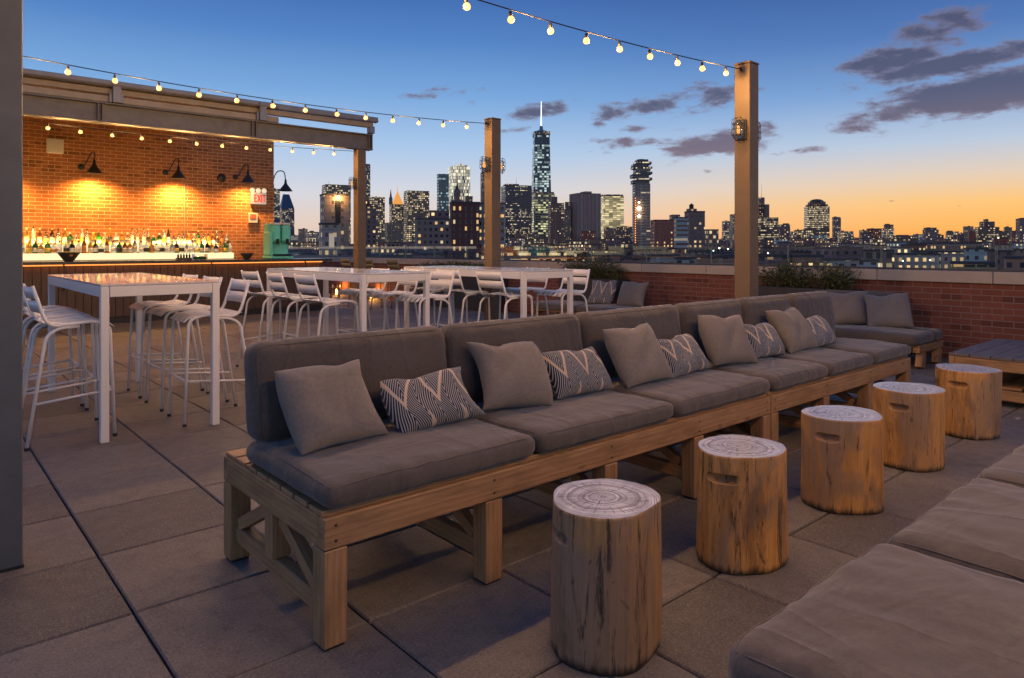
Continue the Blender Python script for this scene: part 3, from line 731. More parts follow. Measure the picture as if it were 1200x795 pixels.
r = empty('wall_lamp', (6.38, 15.6, 2.62)); tag(r, 'dark gooseneck lamp on the outer end of the brick wall', 'wall lamp', 'gooseneck lamps on the bar wall')
mb = MB(); mb.lathe([(.001, .02), (.055, .018), (.06, 0)], 14, (0, 0, .10), M=Matrix.Rotation(R(90), 3, 'Y')); mb.build('wall_rose', M_black, r)
mb = MB(); mb.tube(rounded([(0, 0, .10), (.03, -.02, .32), (.10, -.05, .46), (.26, -.05, .46), (.29, -.05, .24)], .12, 7), .012, 8); mb.build('gooseneck_arm', M_black, r)
mb = MB(); mb.lathe([(.001, .27), (.022, .265), (.03, .18), (.045, .15), (.15, .008), (.155, 0), (.148, .004), (.04, .14), (.001, .16)], 26, (.29, -.05, 0)); mb.build('shade', M_black, r)
# floor lanterns at the foot of the parapet
for (a, lb) in ((17.7, 'glowing amber floor lantern by the parapet, farther from the tables'), (15.8, 'glowing amber floor lantern by the parapet, nearer to the tables')):
    r = empty('floor_lantern', (9.05, a, 0)); tag(r, lb, 'lantern', 'amber lanterns at the foot of the parapet')
    mb = MB(); mb.box((0, 0, .01), (.17, .17, .02), b=.003); mb.box((0, 0, .30), (.17, .17, .02), b=.003)
    for sx in (-1, 1):
        for sy in (-1, 1): mb.box((sx * .075, sy * .075, .155), (.012, .012, .28))
    mb.build('frame', M_black, r)
    mb = MB(); mb.lathe([(.001, .02), (.03, .021), (.03, .12), (.012, .14), (.008, .18), (.001, .20)], 10); mb.build('candle', M_lantern, r)
    l = bpy.data.lights.new('candle_glow', 'POINT'); l.energy = 15; l.color = (1, .42, .08); l.shadow_soft_size = .04
    lo = bpy.data.objects.new('candle_glow', l); COL.objects.link(lo); lo.parent = r; lo.location = (.02, 0, .24)

# ---------------------------------------------------------------- high tables
def high_table(x0, x1, a0, a1, label):
    r = empty('high_table', (x0, a0, 0)); tag(r, label, 'table', 'white high tables'); w, d_ = x1 - x0, a1 - a0
    mb = MB(); mb.box((w / 2, d_ / 2, 1.063), (w - .004, d_ - .004, .014), b=.003); mb.build('tabletop', M_whitetop, r)
    mb = MB()
    for y in (.016, d_ - .016): mb.box((w / 2, y, 1.018), (w - .110, .03, .072), b=.003)
    for x in (.016, w - .016): mb.box((x, d_ / 2, 1.018), (.03, d_ - .112, .072), b=.003)
    mb.build('apron', M_white, r)
    for (x, y) in ((.027, .027), (w - .027, .027), (.027, d_ - .027), (w - .027, d_ - .027)):
        mb = MB(); mb.box((x, y, .5275), (.052, .052, 1.055), b=.004); mb.build('leg', M_white, r)
high_table(1.0, 1.78, 5.33, 7.60, 'white high table nearest the thick column, glossy top reflecting orange')
high_table(3.28, 4.06, 5.90, 8.20, 'white high table in the middle, under the canopy post')
high_table(4.92, 5.68, 5.43, 7.75, 'white high table nearest the sofas and the farther post')

# bar stool: faces +x locally, origin on the floor under the seat centre
def make_stool(mat):
    r = empty('bar_stool', (0, 0, 0))
    W2 = .205; SH = .80
    for s in (-1, 1):
        y = s * W2
        mb = MB(); mb.tube(rounded([(.235, y * 1.03, .0), (.205, y, SH - .02), (.10, y, SH + .012), (-.16, y, SH - .012), (-.245, y * .96, 1.065)], .075, 7), .0115, 9)
        mb.build('side_frame', mat, r)
        mb = MB(); mb.tube(rounded([(-.28, y * 1.12, 0), (-.17, y * 1.0, SH - .07), (-.10, y * .98, SH - .022), (.02, y * .98, SH - .016)], .06, 6), .0115, 9); mb.build('leg', mat, r)
    mb = MB()
    for s in (-1, 1): mb.tube([(-.232, s * W2 * 1.075, .29), (.222, s * W2 * 1.02, .33)], .0085, 7)
    mb.tube([(.222, -W2 * 1.01, .33), (.222, W2 * 1.01, .33)], .0095, 7); mb.build('footrest', mat, r)
    mb = MB(); NS = 5; w = 2 * W2 / NS
    for k in range(NS):            # curved seat slats running front to back
        yc = -W2 + w * (k + .5); ys = [yc - w * .47, yc + w * .47]; prof = []
        for i in range(13):
            t = i / 12; x = .235 - .42 * t; z = SH + .018 - .05 * max(0, (x - .16) / .075) ** 2 - .016 * math.sin(math.pi * min(1, t * 1.1)) 
            prof.append((x, z))
        b = len(mb.v)
        for (x, z) in prof:
            for y in ys: mb.v.append((x, y, z)); 
            for y in ys: mb.v.append((x, y, z - .005))
        for i in range(12):
            o = b + i * 4; q = o + 4
            mb.face((o, o + 1, q + 1, q), None, 0, True); mb.face((o + 2, q + 2, q + 3, o + 3), None, 0, True)
            mb.face((o, q, q + 2, o + 2)); mb.face((o + 1, o + 3, q + 3, q + 1))
    mb.build('seat', mat, r)
    for (z0, z1) in ((.885, .965), (.978, 1.058)):
        mb = MB(); n = 8; b = 0
        for i in range(n + 1):
            t = i / n; y = -W2 * .98 + 2 * W2 * .98 * t; bow = -.028 * math.sin(math.pi * t)
            for z in (z0, z1):
                x = -.16 - (z - .79) / (1.065 - .788) * .085 + bow
                mb.v.append((x, y, z)); mb.v.append((x - .005, y, z))
        for i in range(n):
            o = i * 4; q = o + 4
            mb.face((o, o + 2, q + 2, q), None, 0, True); mb.face((o + 1, q + 1, q + 3, o + 3), None, 0, True)
            mb.face((o, q, q + 1, o + 1)); mb.face((o + 2, o + 3, q + 3, q + 2))
        mb.build('back_slat', mat, r)
    for (x, y) in ((.235, W2 * 1.03), (.235, -W2 * 1.03), (-.28, W2 * 1.12), (-.28, -W2 * 1.12)):
        mb = MB(); mb.lathe([(.013, -.001), (.0145, 0), (.0145, .018), (.0125, .02)], 9, (x, y, 0)); mb.build('foot_cap', M_rubber, r)
    return r
st0 = make_stool(M_white); first = [True]
def stool(x, a, face, label, grp, jit=0.0):
    o = st0 if first[0] else copy_tree(st0); first[0] = False
    o.location = (x, a, 0); o.rotation_euler = (0, 0, (0 if face > 0 else math.pi) + jit); tag(o, label, 'bar stool', grp)
    return o
g1 = 'bar stools at the table nearest the column'
stool(.88, 5.70, 1, 'white stool closest to the viewer, legs beside the thick column', g1, .02)
stool(.885, 6.30, 1, 'white stool in the middle on the column side of the first table', g1, -.02)
stool(.89, 6.92, 1, 'white stool farthest back on the column side of the first table', g1)
stool(1.80, 5.64, -1, 'white stool beside the sofa end, nearest on its table side', g1, -.02)
stool(1.80, 6.29, -1, 'white stool second from the sofa end at the first table', g1, .03)
stool(1.80, 6.93, -1, 'white stool third from the sofa end, nearest to the bar', g1)
g2 = 'bar stools at the middle table'
stool(3.10, 6.25, 1, 'white stool seen from behind, nearest at the middle table', g2, .02)
stool(3.09, 6.92, 1, 'white stool seen from behind, second at the middle table', g2, -.04)
stool(3.08, 7.58, 1, 'white stool seen from behind, third at the middle table', g2, .05)
stool(4.14, 5.97 + .15, -1, 'white stool facing the middle table with sunlit looking back slats', g2, .03)
stool(4.15, 6.78, -1, 'white stool second on the sofa side of the middle table', g2, -.02)
stool(4.15, 7.45, -1, 'white stool farthest on the sofa side of the middle table', g2)
g3 = 'bar stools at the table nearest the sofas'
stool(4.93, 5.74, 1, 'white stool seen square from behind at the table nearest the sofas', g3, .02)
stool(4.95, 6.50, 1, 'white stool partly hidden, second along the table nearest the sofas', g3, .03)
stool(4.95, 7.20, 1, 'white stool deepest behind the others at the table nearest the sofas', g3)
stool(5.80, 5.72, -1, 'white stool at the table end nearest the shrub planter', g3, -.02)
stool(5.79, 6.38, -1, 'white stool between the farther post and the end stool', g3, .02)
M_olive = paint('olive_metal', (.16, .15, .09), .5)
st1 = make_stool(M_olive)
for i, (a, x) in enumerate(((15.6, 7.7), (14.2, 7.7), (13.2, 7.7), (12.2, 7.7))):
    o = st1 if i == 0 else copy_tree(st1)
    o.location = (x, a, 0); tag(o, ['olive bar stool by the end of the bar', 'olive bar stool just behind the canopy post', 'olive bar stool in the gap past the canopy post', 'olive bar stool closest to the middle table'][i], 'bar stool', 'olive stools beyond the canopy post')

# ---------------------------------------------------------------- wooden benches
def make_bench(name, label, x0, x1, af, depth, trest, sgn=1, grp='slatted wooden sofa frames'):
    """front plane at a=af, body extends to af+sgn*depth"""
    r = empty(name, (x0, af, 0)); tag(r, label, 'bench frame', grp)
    Lx = x1 - x0; Y = lambda y: y * sgn
    lg = .085
    for i, tx in enumerate(trest):
        x = tx - x0
        for (y, nm) in ((lg / 2, 'front'), (depth - lg / 2, 'rear')):
            mb = MB(); mb.box((x, Y(y), .168), (lg, lg, .318), b=.004); mb.box((x, Y(y), .0045), (lg * .8, lg * .8, .009), mi=1)
            mb.build('leg', [M_teak, M_rubber], r)
        mb = MB(); mb.box((x, Y(depth / 2), .120), (.045, depth - 2 * lg - .004, .066), b=.003); mb.build('stretcher', M_teak, r)
        mb = MB(); mb.box((x, Y(.47), .2405), (.075, .075, .171), b=.003); mb.build('centre_post', M_teak, r)
        for (y0, z0, y1, z1) in ((.115, .165, .41, .315), (depth - .11, .165, .53, .315)):
            v = Vector((0, Y(y1 - y0), z1 - z0)); ang = math.atan2(v.z, v.y)
            mb = MB(); mb.box((x, Y((y0 + y1) / 2), (z0 + z1) / 2), (.042, v.length, .05), M=Matrix.Rotation(ang, 3, 'X'), b=.002); mb.build('brace', M_teak, r)
    mb = MB(); mb.box((Lx / 2, Y(.0225), .382), (Lx, .045, .104), b=.004)
    for tx in trest:
        for zz in (.357, .407): mb.lathe([(.0055, 0), (.0055, .0015), (.001, .002)], 8, (tx - x0, Y(-.0002), zz), 1, M=Matrix.Rotation(R(90) * sgn, 3, 'X'))
    mb.build('front_rail', [M_teak, M_dark], r)
    mb = MB(); mb.box((Lx / 2, Y(depth - .0225), .382), (Lx, .045, .104), b=.004); mb.build('rear_rail', M_teak, r)
    for x in (.0425, Lx - .0425):
        mb = MB(); mb.box((x, Y(depth / 2), .382), (.085, depth - .094, .104), b=.004); mb.build('side_rail', M_teak, r)
    mb = MB(); n = 8; y = .02; wd = (depth - .03) / n
    for k in range(n): mb.box((Lx / 2, Y(.015 + wd * (k + .5)), .444), (Lx - .004, wd - .014, .019), b=.003)
    mb.build('seat_slats', M_teak, r)
    return r
TOP = .4545
b1 = make_bench('sofa_bench', 'long slatted wooden sofa frame with braced end, nearest the viewer', 1.03, 3.885, 2.10, .94, (1.0725, 1.75, 2.45, 3.15, 3.8425))
b2 = make_bench('sofa_bench', 'wooden sofa frame butted against the far end of the first', 3.895, 6.10, 2.10, .94, (3.9375, 4.62, 5.33, 6.0575))
b3 = make_bench('sofa_bench', 'wooden bench frame under the cushions in the near corner', 1.19, 4.30, .74, .80, (1.24, 2.2, 3.2, 4.25), -1)
for (bo, L) in ((b1, 2.855), (b2, 2.205)):
    mb = MB(); 
    for k in range(4): mb.box((L / 2 + .13, .81 + .012 * k, .53 + .11 * k), (L - .36, .022, .085), M=Matrix.Rotation(R(-6), 3, 'X'), b=.003)
    for x in (.36, L / 2, L - .1): mb.box((x, .85, .665), (.06, .04, .42), M=Matrix.Rotation(R(-6), 3, 'X'), b=.003)
    mb.build('backrest_slats', M_teak, bo)

# cushions
def cushion_mesh(w, d, h, r, puff, seed, amp=.008, side=.004, n=(34, 30, 6)):
    """rounded soft box, origin bottom centre"""
    mb = MB(); hx, hy, hz = w / 2, d / 2, h / 2; off = Vector((seed * 7.3, seed * 3.1, seed * 1.7))
    def params(hh, n):
        e = min(r * 1.15, hh * .6); k = 4; L = [-hh + e * (i / k) ** 1.3 for i in range(k)]; inner = max(1, n - 2 * k)
        L += [-hh + e + (2 * hh - 2 * e) * i / inner for i in range(inner + 1)]; L += [-q for q in L[:k][::-1]]; return L
    xs, ys, zs = params(hx, n[0]), params(hy, n[1]), params(hz, n[2] + 6)
    def disp(p):
        rr = min(r, hz * .98)
        rx = r * 1.25
        q = Vector((max(-hx + rx, min(hx - rx, p.x)), max(-hy + rx, min(hy - rx, p.y)), max(-hz + rr, min(hz - rr, p.z))))
        v = p - q
        ex = Vector((v.x / rx, v.y / rx, v.z / rr)); L = ex.length
        if L > 1e-6:
            mx = max(abs(ex.x), abs(ex.y), abs(ex.z)); ex = ex / L * mx
            v = Vector((ex.x * rx, ex.y * rx, ex.z * rr))
        o = q + v
        u, w_ = o.x / hx, o.y / hy
        pf = puff * (1 - u * u) ** .8 * (1 - w_ * w_) ** .8 if abs(u) < 1 and abs(w_) < 1 else 0
        o.z += (pf if p.z > 0 else -pf * .15) * min(1, abs(o.z) / hz)
        bs = side * (1 - (o.z / hz) ** 2)
        o.x += bs * (1 if u > 0 else -1) * abs(u) ** 6; o.y += bs * (1 if w_ > 0 else -1) * abs(w_) ** 6
        # pulled wrinkles and slack
        s1 = noise.noise(Vector((o.x * 3.2, o.y * 3.2, o.z * 3)) + off)
        edge = max(abs(u), abs(w_)) ** 3
        s2 = noise.noise(Vector((o.x * 16, o.y * 5, o.z * 6)) + off) * edge
        s3 = 1 - abs(noise.noise(Vector((o.x * 5 + o.y * 3, o.y * 7 - o.x * 2, 0)) + off * 2)) * 6
        dsp = amp * (s1 * .9 + s2 * .8 + max(0, s3) * .30)
        if p.z > -hz * .5: o.z += dsp * (1 if p.z > 0 else .3)
        s4 = noise.noise(Vector((o.x * 22, o.y * 22, o.z * 3)) + off)
        if abs(u) > .93: o.x += s4 * amp * .35
        if abs(w_) > .93: o.y += s4 * amp * .35
        return o + Vector((0, 0, hz))
    def grid(A, B, fn, flip):
        b = len(mb.v)
        for a in A:
            for c in B: p = fn(a, c); mb.v.append(tuple(disp(Vector(p))))
        nb = len(B)
        for i in range(len(A) - 1):
            for j in range(nb - 1):
                q = [b + i * nb + j, b + (i + 1) * nb + j, b + (i + 1) * nb + j + 1, b + i * nb + j + 1]
                uv = [(A[i], B[j]), (A[i + 1], B[j]), (A[i + 1], B[j + 1]), (A[i], B[j + 1])]
                if flip: q = q[::-1]; uv = uv[::-1]
                mb.face(q, uv, 0, True)
    grid(xs, ys, lambda a, c: (a, c, hz), False); grid(xs, ys, lambda a, c: (a, c, -hz), True)
    grid(xs, zs, lambda a, c: (a, -hy, c), False); grid(xs, zs, lambda a, c: (a, hy, c), True)
    grid(ys, zs, lambda a, c: (hx, a, c), False); grid(ys, zs, lambda a, c: (-hx, a, c), True)
    # piping follows the same surface along the upper edge
    pts = []; e = .0; k = 14
    zz = hz - r * .12
    for (p0, p1) in (((-hx, -hy), (hx, -hy)), ((hx, -hy), (hx, hy)), ((hx, hy), (-hx, hy)), ((-hx, hy), (-hx, -hy))):
        for i in range(k): t = i / k; pts.append(disp(Vector((p0[0] + (p1[0] - p0[0]) * t, p0[1] + (p1[1] - p0[1]) * t, hz * .999))))
    pm = MB(); pm.tube(pts, .0026, 6, closed=True)
    return mb, pm
def merge_build(name, mb, mat, loc, rot=None):
    import bmesh
    o = mb.build(name, mat, None, loc, rot); bm = bmesh.new(); bm.from_mesh(o.data); bmesh.ops.remove_doubles(bm, verts=bm.verts, dist=.0004); bm.to_mesh(o.data); bm.free()
    for p in o.data.polygons: p.use_smooth = True
    return o
sd = [0]
def cushion(name, w, d, h, loc, label, cat, grp, rot=(0, 0, 0), r=.038, puff=.022, amp=.008, n=(34, 30, 6), piping=True):
    sd[0] += 1
    mb, pm = cushion_mesh(w, d, h, r, puff, sd[0], amp, n=n)
    o = merge_build(name, mb, M_cush, loc, rot); tag(o, label, cat, grp)
    if piping: pm.build('piping', M_cush, o)
    return o
NM = ['first', 'second', 'third', 'fourth', 'fifth', 'sixth']
edges = [(1.035, 1.975), (1.985, 2.925), (2.935, 3.875), (3.90, 4.63), (4.64, 5.36), (5.37, 6.09)]
for i, (e0, e1) in enumerate(edges):
    w = e1 - e0
    cushion('seat_cushion', w, .74, .092, ((e0 + e1) / 2, 2.085 + .37, TOP), f'taupe seat cushion, {NM[i]} along the long sofa from the braced end', 'seat cushion', 'seat cushions of the long sofa', puff=.016, amp=.010)
    cushion('back_cushion', w - .004, .395, .150, ((e0 + e1) / 2, 2.775, TOP + .092 + .185), f'taupe back cushion, {NM[i]} along the long sofa from the braced end', 'back cushion', 'back cushions of the long sofa',
            rot=(R(83), 0, 0), r=.05, puff=.02, amp=.009)
    # pivot: cushion built flat, stood upright leaning back
    o = [q for q in COL.objects if q.name.startswith('back_cushion')][-1]
for o in COL.objects:
    if o.name.startswith('back_cushion'): o.location.y += .07
near = [(1.185, 1.94), (1.95, 2.70), (2.71, 3.46), (3.47, 4.22)]
for i, (e0, e1) in enumerate(near):
    cushion('seat_cushion', e1 - e0 - .004, .76, .105, ((e0 + e1) / 2, .745 - .38, TOP), f'greyish seat cushion, {NM[i]} from the viewer on the bench in the near corner', 'seat cushion', 'seat cushions of the near corner bench',
            puff=.024, amp=.012, r=.042, n=(46, 44, 6))

# throw pillows
def pillow_mesh(w, h, t, seed, n=30, pinch=.10):
    mb = MB(); off = Vector((seed * 5.1, seed * 2.3, 0)); rp = random.Random(seed * 3 + 1); du = rp.uniform(-.35, .45); dd = rp.uniform(.02, .055); sg = rp.uniform(-.04, .04)
    for side in (1, -1):
        b = len(mb.v)
        for i in range(n + 1):
            for j in range(n + 1):
                u = -1 + 2 * i / n; v = -1 + 2 * j / n
                # denser towards the edges
                u = math.sin(u * math.pi / 2); v = math.sin(v * math.pi / 2)
                px = u * (1 - pinch * (1 - v * v) * abs(u) ** 3 * .55); py = v * (1 - pinch * (1 - u * u) * abs(v) ** 3 * .55)
                th = (max(0, 1 - u ** 4) ** .55) * (max(0, 1 - v ** 4) ** .55)
                z = side * t / 2 * th
                q = Vector((px * w / 2, py * h / 2, z))
                k = noise.noise(Vector((q.x * 7, q.y * 7, side * 3)) + off) * .010 * th
                rad = math.atan2(v, u); c_ = (u * u * v * v)
                k += math.sin(rad * 14 + seed) * .004 * c_ ** .5 * th
                k += noise.noise(Vector((q.x * 22, q.y * 9, 0)) + off) * .004 * th
                q.z += side * k; q.x += noise.noise(Vector((q.y * 9, seed, 0))) * .005; q.y += noise.noise(Vector((q.x * 9, seed * 2, 0))) * .006
                dn = math.exp(-((u - du) * 3.0) ** 2) * max(0, v) ** 2; q.y -= dd * dn * h * 1.6; q.z -= side * .25 * dn * t * .5 * th
                q.x += sg * v * v; cr = math.exp(-((u * .8 - v * .6 - du) * 6) ** 2) * th; q.z += side * (-.010) * cr
                mb.v.append(tuple(q))
        for i in range(n):
            for j in range(n):
                q = [b + i * (n + 1) + j, b + (i + 1) * (n + 1) + j, b + (i + 1) * (n + 1) + j + 1, b + i * (n + 1) + j + 1]
                f = lambda k: math.sin((-1 + 2 * k / n) * math.pi / 2) / 2 + .5
                uv = [(f(i), f(j)), (f(i + 1), f(j)), (f(i + 1), f(j + 1)), (f(i), f(j + 1))]
                if side < 0: q = q[::-1]; uv = uv[::-1]
                mb.face(q, uv, 0, True)
    return mb
def pillow(x, a, z, w, h, t, mat, label, grp, tilt=36, yaw=0, roll=0, seed=None, cat='throw pillow', name='throw_pillow'):
    """stands on its lower edge at (x,a,z), leaning back by tilt degrees; front faces -a at yaw 0"""
    sd[0] += 1; mb = pillow_mesh(w, h, t, seed or sd[0])
    Mx = Matrix.Rotation(R(yaw), 4, 'Z') @ Matrix.Rotation(R(90 - tilt), 4, 'X') @ Matrix.Rotation(R(roll), 4, 'Z')
    c = Vector((x, a, z)) + (Matrix.Rotation(R(yaw), 4, 'Z') @ Matrix.Rotation(R(90 - tilt), 4, 'X')) @ Vector((0, h / 2, 0)) + Vector((0, 0, .008))
    o = merge_build(name, mb, mat, None); o.matrix_world = Matrix.Translation(c) @ Mx; tag(o, label, cat, grp)
    return o
SZ = TOP + .104
G_pl = 'plain square pillows on the long sofa'; G_pt = 'patterned pillows on the long sofa'
pl = [(1.25, 2.42, 35, 1), (2.20, 2.42, 33, -4), (3.10, 2.40, 28, 3), (4.02, 2.42, 27, -3), (4.95, 2.42, 31, 2)]
pt = [(1.70, 2.41, 42, 3), (2.655, 2.44, 36, -1), (3.57, 2.43, 40, 2), (4.53, 2.44, 34, -2), (5.36, 2.44, 38, 1)]
for i, (x, a, tl, rl) in enumerate(pl):
    pillow(x + .012, a, SZ, .380, .352, .145, M_pill, f'plain taupe square pillow, {NM[i]} along the long sofa from the braced end', G_pl, tl + 3, [3, -9, -5, -12, -4][i], rl)
for i, (x, a, tl, rl) in enumerate(pt):
    pillow(x, a, SZ, .43, .26, .12, M_ikat, f'navy zigzag lumbar pillow, {NM[i]} along the long sofa from the braced end', G_pt, tl, [-2, 2, 3, 2, 2][i], rl)

# ---------------------------------------------------------------- log stools
def bark(name, side_c, dark_amt, seed):
    m, g, b = newmat(name); p = g.tc('Object'); ps = g.vm('ADD', p, (seed * 3.3, seed * 1.7, seed))
    grain = g.noise(g.map(ps, (26, 26, 1.6)), 1.6, 6, .65, .4)
    big = g.noise(g.map(ps, (3.2, 3.2, 1.3)), 1.6, 4, .55, .6)
    c = g.ramp(grain, [(.28, tuple(v * .62 for v in side_c)), (.5, side_c), (.72, tuple(min(1, v * 1.35) for v in side_c))])
    gry = g.ramp(g.m('ADD', g.m('ADD', big, .07 if seed == 1 else 0.0), g.m('MULTIPLY', g.m('SUBTRACT', grain, .5), .45)), [(.46, 0.0), (.56, 1.0)])
    c = g.mix(g.m('MULTIPLY', gry, .6), c, (.21, .17, .14))
    knot = g.ramp(g.noise(g.map(ps, (7, 7, 5)), 1.4, 3, .6, .6), [(.70, 0.0), (.73, .7)]); c = g.mix(knot, c, (.10, .06, .035))
    side2 = g.ramp(g.noise(g.map(ps, (4.5, 4.5, 1.1)), 1.8, 5, .7, .3), [(.52, 0.0), (.62, 1.0)]); c = g.mix(g.m('MULTIPLY', side2, .5), c, (.11, .065, .035))
    blk = g.ramp(g.noise(g.map(ps, (17, 17, 1.9)), 1.5, 6, .78, .5), [(.60 - .05 * dark_amt, 0.0), (.68 - .05 * dark_amt, 1.0)])
    c = g.mix(g.m('MULTIPLY', blk, .85), c, (.022, .018, .016))
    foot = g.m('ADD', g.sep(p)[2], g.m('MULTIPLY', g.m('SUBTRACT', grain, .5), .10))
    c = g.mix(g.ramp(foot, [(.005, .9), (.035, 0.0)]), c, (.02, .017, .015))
    crk = g.ramp(g.noise(g.map(ps, (40, 40, .7)), 1.2, 3, .5, .2), [(.23, 1.0), (.26, 0.0)])
    c = g.mix(crk, c, (.015, .012, .01))
    setb(g, b, col=c, rough=.6, nrm=g.bump(g.m('SUBTRACT', grain, g.m('MULTIPLY', crk, .8)), .45, .008), spec=.35)
    # top: growth rings, bleached
    m2, g, b = newmat(name + '_top'); p = g.tc('Object'); s = g.sep(p); q = g.vm('ADD', g.comb(s[0], s[1], 0.0), (seed * .006, -.004 * seed, 0))
    wob = g.noise(g.vm('ADD', q, (seed, 0, 0)), 7, 3, .5); rad = g.vm('LENGTH', q)
    rr = g.m('ADD', rad, g.m('MULTIPLY', wob, .05))
    ring = g.m('FRACT', g.m('MULTIPLY', rr, 62))
    ring2 = g.noise(g.comb(g.m('MULTIPLY', rr, 75), 0.0, 0.0), 1, 3, .6)
    ang = g.m('ARCTAN2', g.sep(q)[1], g.sep(q)[0])
    na = g.noise(g.comb(g.m('MULTIPLY', g.m('COSINE', ang), 5), g.m('MULTIPLY', g.m('SINE', ang), 5), g.m('MULTIPLY', rad, 2.5)), 1.3, 3, .6)
    crack = g.m('MULTIPLY', g.m('LESS_THAN', g.m('ABSOLUTE', g.m('SUBTRACT', na, .5)), .010), g.m('LESS_THAN', rad, .15))
    c = g.mix(g.ramp(ring2, [(.42, 0.0), (.56, 1.0)]), (.22, .195, .175), (.72, .74, .76))
    c = g.mix(g.m('MULTIPLY', g.m('LESS_THAN', ring, .2), .45), c, (.10, .08, .07))
    pat = g.ramp(g.noise(g.vm('ADD', q, (0, seed, 0)), 9, 5, .65, .5), [(.42, 0.0), (.62, 1.0)])
    c = g.mix(g.m('MULTIPLY', pat, .5), c, (.16, .12, .10) if seed == 1 else (.48, .48, .48))
    c = g.mix(crack, c, (.03, .025, .02))
    setb(g, b, col=c, rough=.36, nrm=g.bump(g.m('ADD', ring2, g.m('MULTIPLY', crack, -3)), .3, .003), spec=.5, coat=.5)
    return m, m2
def log_stool(x, a, rx, ry, h, rot, slot, seed, label, col, dk):
    ms, mt = bark(f'log_side_{seed}', col, dk, seed)
    mb = MB(); NT, NZ = 120, 54
    def rad(t, z):
        r = 1 + .045 * math.sin(2 * t + seed) + .03 * math.sin(3 * t + seed * 2.1 + z * 1.5) + .018 * math.sin(5 * t - seed) + .01 * noise.noise(Vector((math.cos(t) * 6, math.sin(t) * 6, z * 1.2 + seed)))
        r *= 1 + .035 * math.sin(z * 4 + seed) * (1 - z / h * .5)
        r -= .004 * abs(noise.noise(Vector((math.cos(t) * 14, math.sin(t) * 14, z * 1.5)))) 
        if z < .02: r *= .965 + .035 * (z / .02) ** .5
        if z > h - .008: r *= .985 + .015 * (h - z) / .008
        return r
    sw, sh, sz_ = .054, .0145, h - .092
    zs = [h * i / NZ for i in range(NZ + 1)]; zs = sorted(set([round(q, 5) for q in zs] + [.003, .008, .014, round(h - .008, 5), round(h - .004, 5)] + [round(sz_ + q, 5) for q in (-.022, -.019, -.0165, -.0145, -.012, 0, .012, .0145, .0165, .019, .022)]))
    for z in zs:
        for k in range(NT):
            t = 2 * math.pi * k / NT; r = rad(t, z)
            X, Y = rx * r * math.cos(t), ry * r * math.sin(t)
            # hand slot carved in the side
            dt = (t - slot + math.pi) % (2 * math.pi) - math.pi; arc = dt * (rx + ry) / 2
            ee = max(0, abs(arc) - (sw - sh)) ; dd = math.hypot(ee, z - sz_)
            if dd < sh * 1.35 and abs(arc) < sw:
                k_ = min(1, max(0, (sh * 1.35 - dd) / (sh * .5))); X *= 1 - .16 * k_; Y *= 1 - .16 * k_
            mb.v.append((X, Y, z))
    nz = len(zs)
    for i in range(nz - 1):
        for k in range(NT):
            k2 = (k + 1) % NT; mb.face((i * NT + k, i * NT + k2, (i + 1) * NT + k2, (i + 1) * NT + k), None, 0, True)
    b = len(mb.v); NR = 8
    base = (nz - 1) * NT
    ringprev = [base + k for k in range(NT)]
    for q in range(1, NR):
        f = 1 - q / NR; ring = []
        for k in range(NT):
            v = mb.v[base + k]; ring.append(len(mb.v)); mb.v.append((v[0] * f, v[1] * f, h + .0015 * noise.noise(Vector((v[0] * f * 20, v[1] * f * 20, seed)))))
        for k in range(NT): k2 = (k + 1) % NT; mb.face((ringprev[k], ringprev[k2], ring[k2], ring[k]), None, 1, False)
        ringprev = ring
    mb.face(ringprev, None, 1, False); mb.face([k for k in range(NT)][::-1], None, 0)
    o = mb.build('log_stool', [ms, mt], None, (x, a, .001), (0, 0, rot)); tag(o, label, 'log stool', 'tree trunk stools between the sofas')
    return o
def toward(x, a, off): return math.atan2(-a, -x) + off
LC1, LC2 = (.40, .225, .085), (.56, .285, .085)
def gp(px, py): Z = EYE * FPX / (py - HZ); return at(px, Z)
specs = [((709, 752), .186, .182, .484, -1.0, 1, 'nearest tree trunk stool, greyish and blotched, slot turned aside', LC1, 1.25),
         ((868, 652), .188, .180, .470, -.36, 2, 'tree trunk stool second nearest the viewer, dark streaks below its slot', LC2, 1.0),
         ((987, 589), .200, .185, .462, -.34, 3, 'middle of the five tree trunk stools, smooth grey patch at its slot', LC2, .3),
         ((1065, 543), .205, .185, .462, -.28, 4, 'fourth tree trunk stool from the viewer, with a crack near its rim', LC2, .6),
         ((1133, 508), .205, .190, .462, -.28, 5, 'farthest tree trunk stool, beside the low coffee table', LC2, .4)]
for (pp, rx, ry, h, so_, seed, lb, col, dk) in specs:
    x, a = gp(*pp); log_stool(x, a, rx, ry, h, 0.0, toward(x, a, so_), seed, lb, col, dk)

lx, la = gp(1193, 492); mb = MB(); mb.quad([(-.04, 0, .004), (-.01, -.022, .012), (.03, -.012, .006), (.045, .004, .014), (.02, .02, .008), (-.015, .02, .013)]); mb.tube([(-.04, 0, .005), (-.07, -.008, .009)], .0015, 4)
tag(mb.build('fallen_leaf', M_rail2, None, (lx, la, 0)), 'single dry leaf lying on the pavers beside the coffee table', 'leaf')

